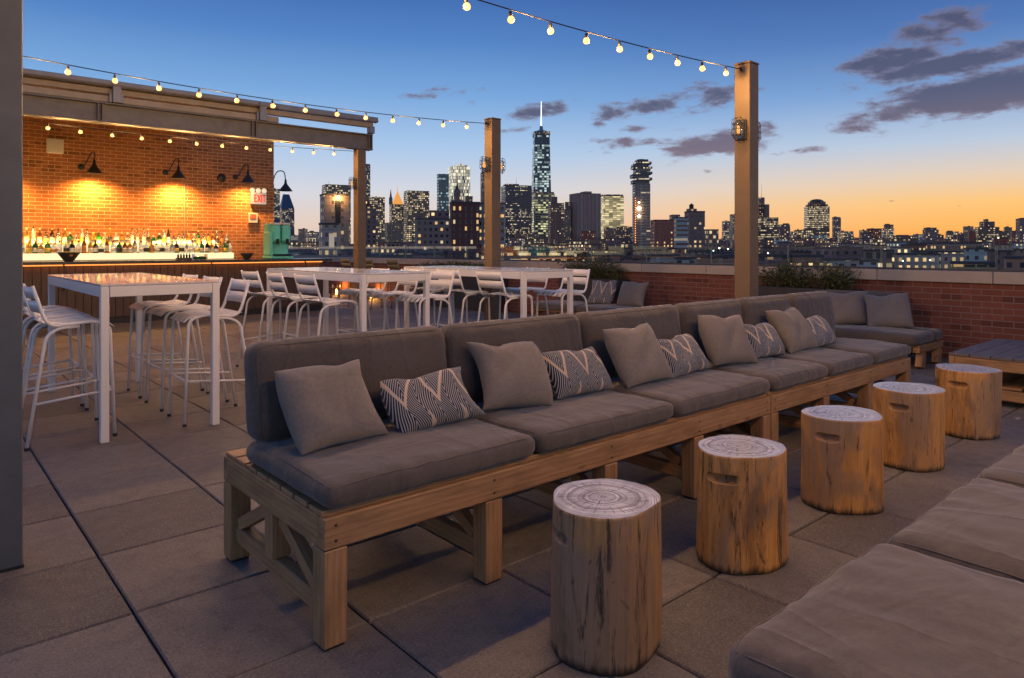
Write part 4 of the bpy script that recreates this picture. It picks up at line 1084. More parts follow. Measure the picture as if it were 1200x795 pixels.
# ---------------------------------------------------------------- corner benches, coffee table, planters
def corner_bench(x0, x1, a0, a1, label):
    r = empty('corner_bench', (x0, a0, 0)); tag(r, label, 'bench frame', 'low wooden benches against the parapet')
    w, L = x1 - x0, a1 - a0
    for y in (.04, L / 2, L - .04):
        for (xx, lean) in ((.14, 16), (w - .12, 16)):
            mb = MB(); mb.box((xx, y, .092), (.11, .07, .175), M=Matrix.Rotation(R(lean), 3, 'Y'), b=.004); mb.build('leg', M_teak, r)
        mb = MB(); mb.box((w / 2, y, .208), (w - .02, .07, .055), b=.003); mb.build('cross_rail', M_teak, r)
    mb = MB()
    for k in range(8): mb.box(((k + .5) * w / 8, L / 2, .246), (w / 8 - .014, L, .02), b=.003)
    mb.build('seat_slats', M_teak, r)
corner_bench(8.22, 8.98, 2.74, 5.10, 'low slanted leg bench in the corner beside the coffee table')
corner_bench(8.22, 8.98, 6.70, 8.90, 'low bench against the parapet behind the high tables')
Gc = 'cushions on the corner bench'
cushion('seat_cushion', .56, 1.15, .12, (8.44, 3.33, .257), 'front grey seat cushion on the end of the corner bench', 'seat cushion', Gc, n=(20, 26, 4), piping=False)
cushion('seat_cushion', .56, 1.14, .12, (8.44, 4.49, .257), 'grey seat cushion farther along the corner bench behind the sofa end', 'seat cushion', Gc, n=(20, 26, 4), piping=False)
cushion('seat_cushion', .26, 1.16, .115, (8.86, 3.33, .262), 'narrow grey cushion between corner bench seat and parapet', 'seat cushion', Gc, n=(14, 26, 4), piping=False)
cushion('seat_cushion', .74, 1.08, .12, (8.56, 7.25, .257), 'grey seat cushion on the bench behind the high tables', 'seat cushion', 'cushions on the far bench', n=(20, 26, 4), piping=False)
cushion('seat_cushion', .74, 1.08, .12, (8.56, 8.34, .257), 'grey seat cushion deepest on the bench behind the high tables', 'seat cushion', 'cushions on the far bench', n=(20, 26, 4), piping=False)
for (a, lb, mt_) in ((3.17, 'plain grey square pillow on the corner bench, nearest the coffee table', M_pill), (3.64, 'plain grey square pillow on the corner bench, nearest the shrub', M_pill)):
    pillow(8.56, a, .385, .48, .44, .15, mt_, lb, 'pillows on the corner bench', 30, -90 + 26, 4)
for (a, lb, mt_) in ((7.02, 'plain grey pillow on the far bench behind the high tables', M_pill), (7.62, 'blue zigzag square pillow on the far bench behind the high tables', M_ikat)):
    pillow(8.58, a, .385, .48, .44, .14, mt_, lb, 'pillows on the far bench', 30, -90 + 8, 2)
cushion('back_cushion', .9, .40, .10, (8.92, 3.62, .57), 'grey back cushion behind the pillows on the corner bench', 'back cushion', Gc, rot=(R(80), 0, R(-90)), n=(20, 20, 4), piping=False)

r = empty('coffee_table', (6.86, 2.06, 0)); tag(r, 'low square wooden coffee table with lower shelf beside the corner bench', 'coffee table')
TW, TD = 1.42, 1.40
mb = MB()
for k in range(9): mb.box((TW / 2, -(k + .5) * TD / 9, .392), (TW - .004, TD / 9 - .006, .026), b=.003)
mb.build('tabletop', M_tabletopdark, r)
mb = MB()
mb.box((TW / 2, -.0225, .332), (TW, .045, .09), b=.004); mb.box((TW / 2, -TD + .0225, .332), (TW, .045, .09), b=.004)
mb.box((.0225, -TD / 2, .332), (.045, TD - .094, .09), b=.004); mb.box((TW - .0225, -TD / 2, .332), (.045, TD - .094, .09), b=.004); mb.build('apron', M_teak, r)
for (x, y) in ((.09, -.09), (TW - .09, -.09), (.09, -TD + .09), (TW - .09, -TD + .09)):
    mb = MB(); mb.box((x, y, .1425), (.08, .08, .285), b=.004); mb.build('leg', M_teak, r)
mb = MB(); mb.box((.022, -TD / 2, .09), (.04, TD, .085), b=.004); mb.box((TW - .022, -TD / 2, .09), (.04, TD, .085), b=.004)
for k in range(8): mb.box((TW / 2, -(k + .5) * TD / 8, .145), (TW - .10, TD / 8 - .02, .018), b=.002)
mb.build('shelf', M_teak, r)

m, g, b = newmat('shrub_leaf'); oi = g.tc('Object')
gn = g.n('ShaderNodeNewGeometry'); lc = g.ramp(gn.outputs['Random Per Island'], [(0.0, (.035, .055, .015)), (.5, (.06, .085, .022)), (1.0, (.11, .12, .035))])
setb(g, b, col=lc, rough=.55, sss=0.0, spec=.3); M_leaf = m
M_twig = paint('twig_bark', (.09, .055, .035), .9)
def planter_and_shrub(a0, a1, pl_label, sh_label, top, seed):
    r = empty('planter_box', (9.12, (a0 + a1) / 2, 0)); tag(r, pl_label, 'planter', 'charcoal planters against the parapet'); L = a1 - a0
    mb = MB()
    for s in (-1, 1): mb.box((s * .135, 0, .39), (.03, L, .78), b=.004); mb.box((0, s * (L / 2 - .015), .39), (.236, .03, .776), b=.004)
    mb.build('box_sides', M_planter, r)
    mb = MB(); mb.box((0, 0, .70), (.238, L - .062, .04)); mb.build('soil', paint('potting_soil', (.03, .02, .014), .95), r)
    rd = random.Random(seed); q = empty('planter_shrub', (9.10, (a0 + a1) / 2, .72)); tag(q, sh_label, 'shrub', 'shrubs in the parapet planters')
    tw = MB(); lf = MB()
    n = int(L * 95)
    for i in range(n):
        y0 = rd.uniform(-L / 2 + .08, L / 2 - .08); hgt = (top - .72) * rd.uniform(.55, 1.0) * (1 - .35 * abs(y0 * 2 / L) ** 3)
        p = Vector((rd.uniform(-.07, .07), y0, 0)); tip = p + Vector((rd.gauss(-.04, .10), rd.gauss(0, .10), hgt)); mid = (p + tip) / 2 + Vector((rd.gauss(0, .03), rd.gauss(0, .03), .02))
        tw.tube([p, mid, tip], .0035, 4, r2=.0012)
        for k in range(26):
            t = rd.uniform(.15, 1.0); c = p * (1 - t) ** 2 + mid * 2 * t * (1 - t) + tip * t * t
            c += Vector((rd.gauss(0, .028), rd.gauss(0, .028), rd.gauss(0, .02)))
            s = rd.uniform(.012, .024); dr = Vector((rd.gauss(0, 1), rd.gauss(0, 1), rd.uniform(-.1, 1.3))).normalized(); sd_ = dr.cross(Vector((rd.gauss(0, 1), rd.gauss(0, 1), rd.gauss(0, 1)))).normalized()
            lf.quad([c, c + dr * s + sd_ * s * .42, c + dr * s * 2.1, c + dr * s - sd_ * s * .42])
    tw.build('stems', M_twig, q); lf.build('foliage', M_leaf, q)
planter_and_shrub(3.75, 5.15, 'charcoal planter box at the end of the corner bench', 'dark green bushy shrub behind the end of the long sofa', 1.16, 1)
planter_and_shrub(7.55, 8.95, 'charcoal planter box beyond the far bench', 'dark green shrub right of the high tables by the far bench', 1.17, 2)
planter_and_shrub(10.7, 13.6, 'long charcoal planter box behind the middle and sofa side tables', 'low thin shrub row behind the middle of the high tables', 1.02, 3)

# ---------------------------------------------------------------- THE CITY
def facade(name, base, lit, frac, wu=3.2, hv=3.6, ww=.62, wh=.55, st=1.0, glassy=(.02, .03, .045), rough=.6, bands=0.0, seed=0.0, vert=0.0):
    base = tuple(min(.55, v_ * k_) for v_, k_ in zip(base, (5.0, 3.5, 2.5))); glassy = tuple(v_ * k_ for v_, k_ in zip(glassy, (2.2, 1.7, 1.3))); st = st * .80
    m, g, b = newmat(name); uv = g.tc('UV'); s = g.sep(uv); oi = g.n('ShaderNodeObjectInfo')
    u = g.m('DIVIDE', s[0], wu); v = g.m('DIVIDE', s[1], hv)
    fu, fv = g.m('FRACT', u), g.m('FRACT', v); cu, cv_ = g.m('FLOOR', u), g.m('FLOOR', v)
    mask = g.m('MULTIPLY', g.m('LESS_THAN', g.m('ABSOLUTE', g.m('SUBTRACT', fu, .5)), ww / 2), g.m('LESS_THAN', g.m('ABSOLUTE', g.m('SUBTRACT', fv, .5)), wh / 2))
    wn = g.n('ShaderNodeTexWhiteNoise', noise_dimensions='3D'); g.put(wn.inputs[0], g.comb(cu, cv_, seed))
    rowr = g.n('ShaderNodeTexWhiteNoise', noise_dimensions='2D'); g.put(rowr.inputs[0], g.comb(cv_, seed + 7))
    patch = g.noise(g.comb(g.m('MULTIPLY', cu, .13), g.m('MULTIPLY', cv_, .42), g.m('ADD', seed, g.m('MULTIPLY', oi.outputs['Random'], 9))), 1.0, 3, .6)
    thr = g.m('ADD', g.m('MULTIPLY', g.m('SUBTRACT', patch, .5), 3.4), frac)
    if bands: thr = g.m('ADD', thr, g.m('MULTIPLY', g.m('SUBTRACT', rowr.outputs[0], .5), bands))
    on = g.m('LESS_THAN', wn.outputs[0], thr)
    br = g.m('MULTIPLY_ADD', g.m('POWER', g.sep(wn.outputs[1])[1], 2.0), 1.3, .25)
    e = g.m('MULTIPLY', g.m('MULTIPLY', on, mask), g.m('MULTIPLY', br, st))
    # interiors vary between warm and cool lamps
    lc = g.mix(g.sep(wn.outputs[1])[2], lit, tuple(min(1, v_ * k) for v_, k in zip(lit, (.92, .95, 1.12))))
    gr = g.noise(uv, .05, 3, .5)
    bc = g.mix(g.m('MULTIPLY', gr, .5), base, tuple(v_ * .6 for v_ in base))
    bc = g.mix(g.m('MULTIPLY', g.m('LESS_THAN', fv, .14), .45), bc, tuple(v_ * .45 for v_ in base))
    bc = g.mix(g.m('MULTIPLY', g.m('LESS_THAN', g.m('FRACT', g.m('MULTIPLY', u, .25)), .08), .5), bc, tuple(min(.6, v_ * 1.6) for v_ in base))
    c = g.mix(mask, bc, glassy)
    setb(g, b, col=c, rough=g.m('SUBTRACT', rough, g.m('MULTIPLY', mask, rough - .12)), ecol=lc, estr=e, spec=.5)
    return m
YL, WL, GL, BL, OR = (1, .66, .28), (1, .80, .46), (.74, 1, .72), (.72, .86, 1), (1, .5, .16)
DK = (.055, .05, .055)
F = {
 'navy_glass': facade('f_navy', (.035, .045, .07), WL, .30, 3.2, 4.0, .8, .6, .9, seed=1),
 'dark_office': facade('f_dark', (.035, .035, .045), WL, .16, 2.2, 4.0, 1.0, .40, .9, bands=.85, seed=2),
 'bright_white': facade('f_bright', (.30, .28, .24), (1, .90, .58), 1.0, 3.4, 9.0, .80, .88, 1.05, seed=3),
 'yellow_office': facade('f_yellow', (.20, .17, .12), (1, .80, .36), 1.7, 9.0, 4.4, .97, .80, .85, seed=4),
 'tapered_glass': facade('f_taper', (.06, .09, .10), (.80, .98, .86), .52, 8.0, 8.2, .92, .70, .62, bands=.7, seed=5),
 'green_lit': facade('f_green', (.10, .11, .09), (.95, .90, .42), .66, 7.0, 6.0, .92, .62, .80, bands=.7, seed=6),
 'brown_dots': facade('f_brown', (.075, .05, .045), WL, .20, 3.6, 4.0, .42, .42, 1.1, seed=7),
 'mono': facade('f_mono', (.095, .080, .085), WL, -.9, 9, 400, .10, .98, 0.0, glassy=(.055, .045, .05), rough=.85, seed=8),
 'teal_glass': facade('f_teal', (.05, .09, .10), (.70, .95, .90), .30, 3.4, 7.0, .95, .55, .5, bands=.8, glassy=(.05, .09, .11), seed=9),
 'lit_warm': facade('f_warm', (.085, .07, .06), (1, .76, .38), .46, 3.8, 4.6, .62, .6, 1.0, seed=10),
 'residential': facade('f_resid', (.13, .10, .09), YL, 0.23, 3.6, 3.2, .34, .48, 1.0, glassy=(.03, .03, .04), seed=11),
 'stone_tan': facade('f_tan', (.085, .08, .075), YL, .10, 4.4, 3.5, .28, .45, 1.0, glassy=(.05, .045, .05), seed=12),
 'brick_red': facade('f_red', (.10, .038, .032), YL, .20, 3.5, 3.3, .35, .48, 1.2, seed=13),
 'silhouette': facade('f_sil', (.065, .050, .055), YL, 0.17, 4.0, 3.6, .42, .46, 1.2, seed=14),
 'plum': facade('f_plum', (.085, .062, .075), WL, 0.26, 3.6, 3.6, .5, .5, .9, seed=15),
 'office_lines': facade('f_lines', (.06, .045, .04), (1, .78, .42), .55, 2.6, 3.9, .86, .5, .85, bands=.9, seed=16),
 'balcony': facade('f_balc', (.22, .20, .20), WL, .10, 30, 3.4, 1.0, .5, .5, glassy=(.03, .03, .035), seed=17),
 'construction': facade('f_cons', (.10, .095, .10), WL, .05, 8, 3.9, .9, .40, .6, glassy=(.05, .05, .055), seed=18),
 'lowrise_grey': facade('f_lowg', (.13, .12, .125), YL, .55, 3.0, 3.3, .42, .48, 1.9, seed=19),
 'lowrise_brown': facade('f_lowb', (.12, .075, .06), YL, .55, 3.2, 3.3, .4, .48, 1.2, seed=20),
 'lowrise_pale': facade('f_lowp', (.22, .20, .19), (1, .78, .42), .5, 3.4, 3.4, .4, .48, 1.1, seed=21),
 'strip_lit': facade('f_strip', (.16, .10, .06), (1, .62, .22), .75, 2.8, 3.8, .85, .42, .9, bands=.5, seed=22),
}
M_cityroof = paint('tar_roof', (.12, .095, .085), .9); M_copper = paint('verdigris_copper', (.12, .20, .17), .6); M_steelmast = paint('mast_steel', (.30, .32, .33), .4)
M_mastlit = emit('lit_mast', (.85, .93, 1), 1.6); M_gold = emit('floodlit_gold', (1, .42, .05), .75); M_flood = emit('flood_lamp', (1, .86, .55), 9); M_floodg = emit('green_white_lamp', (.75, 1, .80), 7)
M_oranglow = emit('hoist_lamps', (1, .42, .12), 2.2); M_redlamp = emit('red_lamp', (1, .05, .05), 2.0)
GZ = -32.0
def zof(py, Z): return EYE + (HZ - py) * Z / FPX
class Bld:
    """building standing at depth Z, silhouette spanning px0..px1; local x across, y away, z up from street"""
    def __init__(s, name, px0, px1, Z, label, cat='building', turn=.22, ratio=.8, group=None):
        u0, u1 = ray(px0), ray(px1); uc = (u0 + u1) / 2; x, a = at(CX + uc * FPX, Z)
        s.Z = Z; s.W = (u1 - u0) * Z / math.sqrt(1 + uc * uc) * 1.0
        s.face = math.atan(uc)                     # bearing from view axis
        s.w = s.W / (math.cos(turn) + ratio * abs(math.sin(turn))); s.d = s.w * ratio
        s.r = empty(name, (x, a, GZ), -YAW - s.face + turn); tag(s.r, label, cat, group); s.n = 0
    def h(s, py): return zof(py, s.Z) - GZ
    def box(s, part, mat, py_top, fx0=-.5, fx1=.5, z0=0.0, fd=1.0, dy=0.0, parent=None, h1=None):
        mb = MB(); z1 = s.h(py_top) if h1 is None else h1
        uvbox(mb, fx0 * s.w, fx1 * s.w, (-.5 * fd + dy) * s.d, (.5 * fd + dy) * s.d, z0, z1, ou=s.n * 13.7 + s.w * 3); s.n += 1
        return mb.build(part, [mat], parent or s.r)
    def roof(s, py, fx0=-.5, fx1=.5, t=1.2, fd=1.0, mat=None):
        mb = MB(); z = s.h(py); mb.box(((fx0 + fx1) / 2 * s.w, 0, z + t / 2 + .02), ((fx1 - fx0) * s.w + t * .5, s.d * fd + t * .5, t)); return mb.build('roof', mat or M_cityroof, s.r)
def tower(name, px0, px1, py, Z, fac, label, pent=None, turn=.22, ratio=.8, cat='building', roof=True, steps=None, mast=None, group=None, kit=True):
    B = Bld(name, px0, px1, Z, label, cat, turn, ratio, group)
    B.box('tower_wall', F[fac], py)
    px_m = Z / FPX
    if roof: B.roof(py, t=max(.8, .35 * px_m))
    if pent:      # (fx0, fx1, py)
        for (a0, a1, p) in pent: B.box('penthouse', F['silhouette'] if fac != 'mono' else F['mono'], p, a0, a1, z0=B.h(py) + .03, fd=.6)
    elif kit:
        rd = random.Random(int(px0 * 7 + Z)); f0 = rd.uniform(-.35, .0); hh = rd.uniform(.8, 1.8)
        B.box('bulkhead', F['silhouette'], py - hh, f0, f0 + rd.uniform(.15, .3), z0=B.h(py) + .03, fd=.4)
    if mast:
        mb = MB(); z = B.h(min([py] + [p[2] for p in (pent or [])])); mb.tube([(mast[0] * B.w, 0, z), (mast[0] * B.w, 0, B.h(mast[1]))], .22 * px_m, 6, r2=.08 * px_m); mb.build('antenna', M_steelmast, B.r)
    return B

# --- landmark towers
B = tower('apartment_tower', 327, 345, 245, 2500, 'navy_glass', 'blue glass tower with sloped roof beyond the turquoise machine', kit=False, roof=False)
mb = MB(); z0 = B.h(245); w, d_ = B.w / 2, B.d / 2
zA = B.h(228)
mb.v += [(-w, -d_, z0), (w, -d_, z0), (w, d_, z0), (-w, d_, z0), (-w * .55, -d_ * .2, zA), (w * .35, -d_ * .2, zA), (w * .35, d_ * .2, zA), (-w * .55, d_ * .2, zA)]
for q in ((0, 1, 5, 4), (1, 2, 6, 5), (2, 3, 7, 6), (3, 0, 4, 7), (4, 5, 6, 7)): mb.face(q)
mb.build('sloped_roof', paint('slate_blue_roof', (.07, .10, .16), .4), B.r)
tower('apartment_tower', 318, 328, 222, 2300, 'navy_glass', 'slim blue tower peeking past the end of the brick wall')
tower('office_tower', 377, 411, 218, 1500, 'lit_warm', 'dark glass block with lit top floors behind the tan block', mast=(-.3, 213))
B = tower('stone_building', 375, 409, 230, 330, 'stone_tan', 'tan stone block with dark arched window near the canopy post', kit=False)
mb = MB(); zc = B.h(276); xx = -.22 * B.w; rr = 1.6
pts = [(xx + rr * math.cos(t), -B.d / 2 - .06, zc + rr * math.sin(t)) for t in [math.pi * k / 10 for k in range(11)]] + [(xx - rr, -B.d / 2 - .06, zc - 5), (xx + rr, -B.d / 2 - .06, zc - 5)]
mb.quad(pts[::-1]); mb.build('arched_window', paint('dark_window', (.02, .02, .03), .2), B.r)
mb = MB(); mb.box((.05 * B.w, -B.d / 2 - .25, (B.h(236) + B.h(262)) / 2), (2.2, .4, B.h(236) - B.h(262))); mb.build('recess_panel', paint('dark_panel', (.03, .026, .024), .6), B.r)
mb = MB(); mb.lathe([(.01, -.5), (.45, -.3), (.5, 0), (.45, .3), (.01, .5)], 10, (.05 * B.w, -B.d / 2 - .8, B.h(231.5))); mb.build('flood_lamp', M_flood, B.r)
l = bpy.data.lights.new('flood_glow', 'POINT'); l.energy = 2600; l.color = (1, .6, .22); l.shadow_soft_size = .5
lo = bpy.data.objects.new('flood_glow', l); COL.objects.link(lo); lo.parent = B.r; lo.location = (.05 * B.w, -B.d / 2 - 2.2, B.h(233))
B2 = tower('annex_building', 374, 396, 264, 260, 'lowrise_grey', 'low grey annex with a bright lit doorway below the tan block', kit=False)
mb = MB(); mb.box((.1 * B2.w, -B2.d / 2 - .1, (B2.h(274) + B2.h(290)) / 2), (1.9, .15, B2.h(274) - B2.h(290))); mb.build('lit_doorway', M_exitface, B2.r)
tower('office_tower', 421, 434, 193, 2500, 'navy_glass', 'tall dark slab with lit strips just past the canopy post', kit=True, turn=.3)
tower('stone_building', 418, 441, 243, 520, 'silhouette', 'round shouldered dark block next to the canopy post', pent=[(-.4, .25, 235), (-.25, .1, 231)])
tower('office_tower', 433, 451, 232, 1500, 'lit_warm', 'yellow lit office block beside the gold topped tower', kit=True)
B = tower('gold_topped_tower', 449, 482, 262, 1900, 'stone_tan', 'stone tower crowned by a floodlit gold pyramid', kit=False)
B.box('tower_shaft', F['lit_warm'], 240, -.28, .25, z0=B.h(262) + .05, fd=.6)
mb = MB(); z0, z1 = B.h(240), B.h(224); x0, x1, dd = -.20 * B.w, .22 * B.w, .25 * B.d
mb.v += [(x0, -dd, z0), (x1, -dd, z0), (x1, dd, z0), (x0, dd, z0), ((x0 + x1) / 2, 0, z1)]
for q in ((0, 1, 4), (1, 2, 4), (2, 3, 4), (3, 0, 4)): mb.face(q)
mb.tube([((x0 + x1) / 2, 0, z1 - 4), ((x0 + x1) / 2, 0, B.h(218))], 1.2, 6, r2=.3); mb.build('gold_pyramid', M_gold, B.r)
mb = MB(); mb.lathe([(5, B.h(240)), (5, B.h(233)), (3, B.h(231)), (.3, B.h(222))], 10, (-.27 * B.w, 0, 0)); mb.build('green_spire', M_copper, B.r)
tower('office_tower', 473, 503, 225, 1600, 'lit_warm', 'square office block with lit upper floors right of the gold top', kit=False)
tower('glass_tower', 512, 526, 205, 1700, 'teal_glass', 'teal glass tower left of the brilliantly lit tower')
B = tower('lit_tower', 525, 551, 200, 1900, 'bright_white', 'brilliantly lit pale tower with ragged crown', kit=False, roof=False)
for (a0, a1, p) in ((-.5, -.3, 195), (-.3, -.05, 193.5), (-.05, .1, 191.5), (.1, .35, 193), (.35, .5, 195)): B.box('crown', F['bright_white'], p + 1.5, a0, a1, z0=B.h(200) + .02); 
B = tower('art_deco_tower', 523, 547, 262, 420, 'silhouette', 'dark stepped masonry tower with pointed top before the lit tower', kit=False)
B.box('tower_shaft', F['silhouette'], 235, -.30, .36, z0=B.h(262) + .05, fd=.7); B.box('tower_lantern', F['silhouette'], 223, -.14, .2, z0=B.h(235) + .05, fd=.4)
mb = MB(); mb.lathe([(.13 * B.w, B.h(223)), (.05 * B.w, B.h(218)), (.05, B.h(212))], 8, (.03 * B.w, 0, 0)); mb.build('spire', M_cityroof, B.r)
tower('stepped_block', 545, 554, 231, 900, 'brown_dots', 'small brown block at the foot of the brilliantly lit tower')
tower('slim_tower', 563, 570.5, 203, 2400, 'brown_dots', 'slim dark tower half hidden behind the farther post', pent=[(-.3, .3, 196)])
tower('office_tower', 587, 623, 219, 1500, 'dark_office', 'black office slab with thin lit floors right of the farther post', pent=[(-.45, .05, 216.5), (.05, .42, 218)], mast=(.0, 208))

# tallest tapered tower
B = Bld('tallest_tower', 622, 646.5, 2420, 'tallest tapering glass tower with a lit spire', 'skyscraper', turn=.12, ratio=.95)
zb, zt = B.h(262), B.h(160); mb = MB(); w = B.w / 2; n8 = []
base = [(-w, -w), (w, -w), (w, w), (-w, w)]; t = w * .90; topv = [(0, -t), (t, 0), (0, t), (-t, 0)]
topv = [(-t * .88, -t * .88), (t * .88, -t * .88), (t * .88, t * .88), (-t * .88, t * .88)]
NL = 10
for k in range(4):
    k2 = (k + 1) % 4
    b0, b1_, t0, t1 = Vector((*base[k], zb)), Vector((*base[k2], zb)), Vector((*topv[k], zt)), Vector((*topv[k2], zt))
    mb.quad([b0, b1_, t1, t0], [(k * 80, 0), (k * 80 + 2 * w, 0), (k * 80 + w + t * .9, zt - zb), (k * 80 + w - t * .9, zt - zb)])
mb.quad([Vector((*q, zt)) for q in topv]); mb.build('glass_shaft', F['tapered_glass'], B.r)
mb = MB(); uvbox(mb, -w * .84, w * .84, -w * .84, w * .84, zt + .1, B.h(155.5)); mb.build('parapet_crown', F['dark_office'], B.r)
mb = MB(); uvbox(mb, -w, w, -w, w, 0, zb - .05); mb.build('podium', F['tapered_glass'], B.r)
mb = MB(); mb.lathe([(16, B.h(155.4)), (16, B.h(153.5)), (7, B.h(153)), (5, B.h(148))], 12); mb.build('mast_ring', M_steelmast, B.r)
mb = MB(); mb.tube([(0, 0, B.h(148)), (0, 0, B.h(119))], 2.4, 8, r2=1.1); mb.build('spire', M_mastlit, B.r)
tower('office_tower', 621.5, 650, 228, 1800, 'green_lit', 'broad green and yellow lit block at the foot of the tallest tower', pent=[(-.5, .5, 225.5)])
tower('office_tower', 642, 661, 239, 1250, 'brown_dots', 'dark brown block with scattered lights beside the windowless slab', pent=[(-.35, .05, 231)])
tower('stepped_block', 659, 669, 246, 1500, 'stone_tan', 'small pale stepped block left of the windowless slab', pent=[(-.2, .5, 237)])
tower('windowless_slab', 667, 704, 228, 1500, 'mono', 'windowless grey masonry slab next to the yellow block', pent=[(-.1, .18, 225)], cat='building', turn=.45)
tower('office_tower', 703, 731, 231, 1650, 'yellow_office', 'wholly lit yellow office block beside the windowless slab', pent=[(-.5, .5, 228.5)], kit=False)

# stacked tower under construction
B = Bld('stacked_tower', 741, 762, 1000, 'staggered tower under construction with bright work lamps', 'skyscraper', turn=.2, ratio=.8)
B.box('core_wall', F['construction'], 216)
rd = random.Random(5); py = 216
for k, (nxt, f0, f1, ft) in enumerate(((212, -.62, .45, 'dark_office'), (209, -.40, .62, 'construction'), (205, -.66, .40, 'dark_office'), (202, -.45, .64, 'navy_glass'), (198.5, -.45, .50, 'construction'), (196.5, -.62, .62, 'dark_office'), (193.5, -.60, .40, 'dark_office'), (190.5, -.45, .58, 'dark_office'), (188, -.35, .36, 'dark_office'))):
    B.box('stacked_storey', F[ft], nxt, f0, f1, z0=B.h(py) + .05, fd=1.0 + .1 * (k % 3)); py = nxt
mb = MB(); mb.box((0, 0, B.h(187.4)), (B.w * .3, B.d * .3, 1.4)); mb.build('top_rig', M_redbox, B.r)
mb = MB()
for k in range(28): z = B.h(306 - k * 2.7); mb.box((-.47 * B.w, -B.d * .5 - 1.2, z), (1.1, .8, 1.0))
mb.build('hoist_lamp_row', M_oranglow, B.r)
mb = MB(); mb.box((-.47 * B.w, -B.d * .5 - .6, (B.h(306) + B.h(232)) / 2), (2.6, .6, B.h(232) - B.h(306))); mb.build('hoist_track', M_redbox, B.r)
for (p, sc) in ((245, 3.0), (254, 2.2), (238, 1.3)):
    mb = MB(); mb.lathe([(.01, -sc), (sc * .8, -sc * .4), (sc, 0), (sc * .8, sc * .4), (.01, sc)], 12, (-.25 * B.w, -B.d * .5 - 3, B.h(p))); mb.build('work_lamp', M_flood, B.r)
tower('apartment_block', 762, 798, 259, 700, 'brick_red', 'reddish block right of the tower under construction', pent=[(-.5, -.1, 264), (.2, .5, 252)])
tower('balcony_block', 790, 806, 256, 520, 'balcony', 'pale block of stacked balconies beside the water tank block')
B = tower('water_tank_block', 802, 826, 249, 560, 'silhouette', 'plain grey slab block topped by a round water tank', pent=[(-.45, .05, 245)], turn=.35)
mb = MB(); z = B.h(245); mb.lathe([(1.8, z + .1), (1.8, z + 3.2), (.1, z + 4.4)], 12, (-.2 * B.w, 0, 0)); mb.build('water_tank', M_twig, B.r)
tower('apartment_block', 826, 842, 270, 700, 'lit_warm', 'small tan block right of the water tank block')
tower('apartment_block', 846, 857, 260, 1300, 'plum', 'narrow orange edged block left of the nearest post')
tower('stepped_tower', 855, 880, 252, 1100, 'residential', 'stepped dark block partly hidden by the nearest post', pent=[(-.2, .5, 245), (.05, .5, 242)])
tower('stepped_tower', 880, 912, 256, 1300, 'office_lines', 'stepped office block with lit floor lines and twin masts', pent=[(-.3, .15, 240), (-.3, -.05, 232)], mast=(-.13, 216))
tower('apartment_block', 912, 926, 264, 1200, 'silhouette', 'plain dark block right of the twin mast block', pent=[(-.1, .4, 262)])
tower('apartment_block', 928, 943, 272, 1500, 'lit_warm', 'low tan lit block left of the round shouldered tower')
B = tower('round_topped_tower', 942, 972, 243, 1500, 'office_lines', 'broad tower with rounded dark crown and many lit windows', pent=[(-.46, .46, 240), (-.36, .36, 237)], kit=False)
mb = MB(); zz = B.h(237); mb.lathe([(.34 * B.w, zz), (.30 * B.w, zz + 3), (.18 * B.w, zz + 5.5), (.02, zz + 6.5)], 14); mb.build('crown', M_cityroof, B.r)
tower('slim_tower', 975, 985.5, 255, 1700, 'plum', 'slim plain grey tower standing alone right of the rounded tower')
R_ = [(985, 999, 283, 1300, 'silhouette', 'low dark block right of the slim plain tower'), (1008, 1022, 274, 1500, 'plum', 'greyish lit block left of the thin chimney like tower'),
      (1027, 1033, 276, 1500, 'silhouette', 'very thin dark tower beside the tall brown block'), (1035.5, 1047, 264, 1400, 'silhouette', 'tall brown block rising alone over the low roofs'),
      (1046, 1076, 277, 1200, 'brown_dots', 'long low brown block right of the tall brown block'), (1081, 1100, 270, 1300, 'plum', 'mauve block with a lit corner strip'),
      (1098, 1106, 276, 1200, 'silhouette', 'small dark block beside the mauve block'), (1108, 1121, 272, 1500, 'lit_warm', 'small block with a slanted lit top'),
      (1134, 1144, 272, 1300, 'brick_red', 'reddish block left of the terraced lit block'), (1142, 1171, 267, 1300, 'office_lines', 'terraced block with rows of lit windows'),
      (1170, 1178, 272, 1200, 'silhouette', 'small domed block right of the terraced lit block'), (1176, 1186, 267, 1600, 'green_lit', 'pale lit tower near the frame edge'),
      (1190, 1222, 257, 900, 'plum', 'plain mauve tower cut by the frame edge')]
for (a0, a1, p, Z, fc, lb) in R_:
    pent = [(-.4, .1, p - 1.5)]
    if fc == 'office_lines' and a0 > 1100: pent = [(-.32, .32, 260), (-.12, .02, 257)]
    tower('city_block', a0, a1, p, Z, fc, lb, pent=pent)

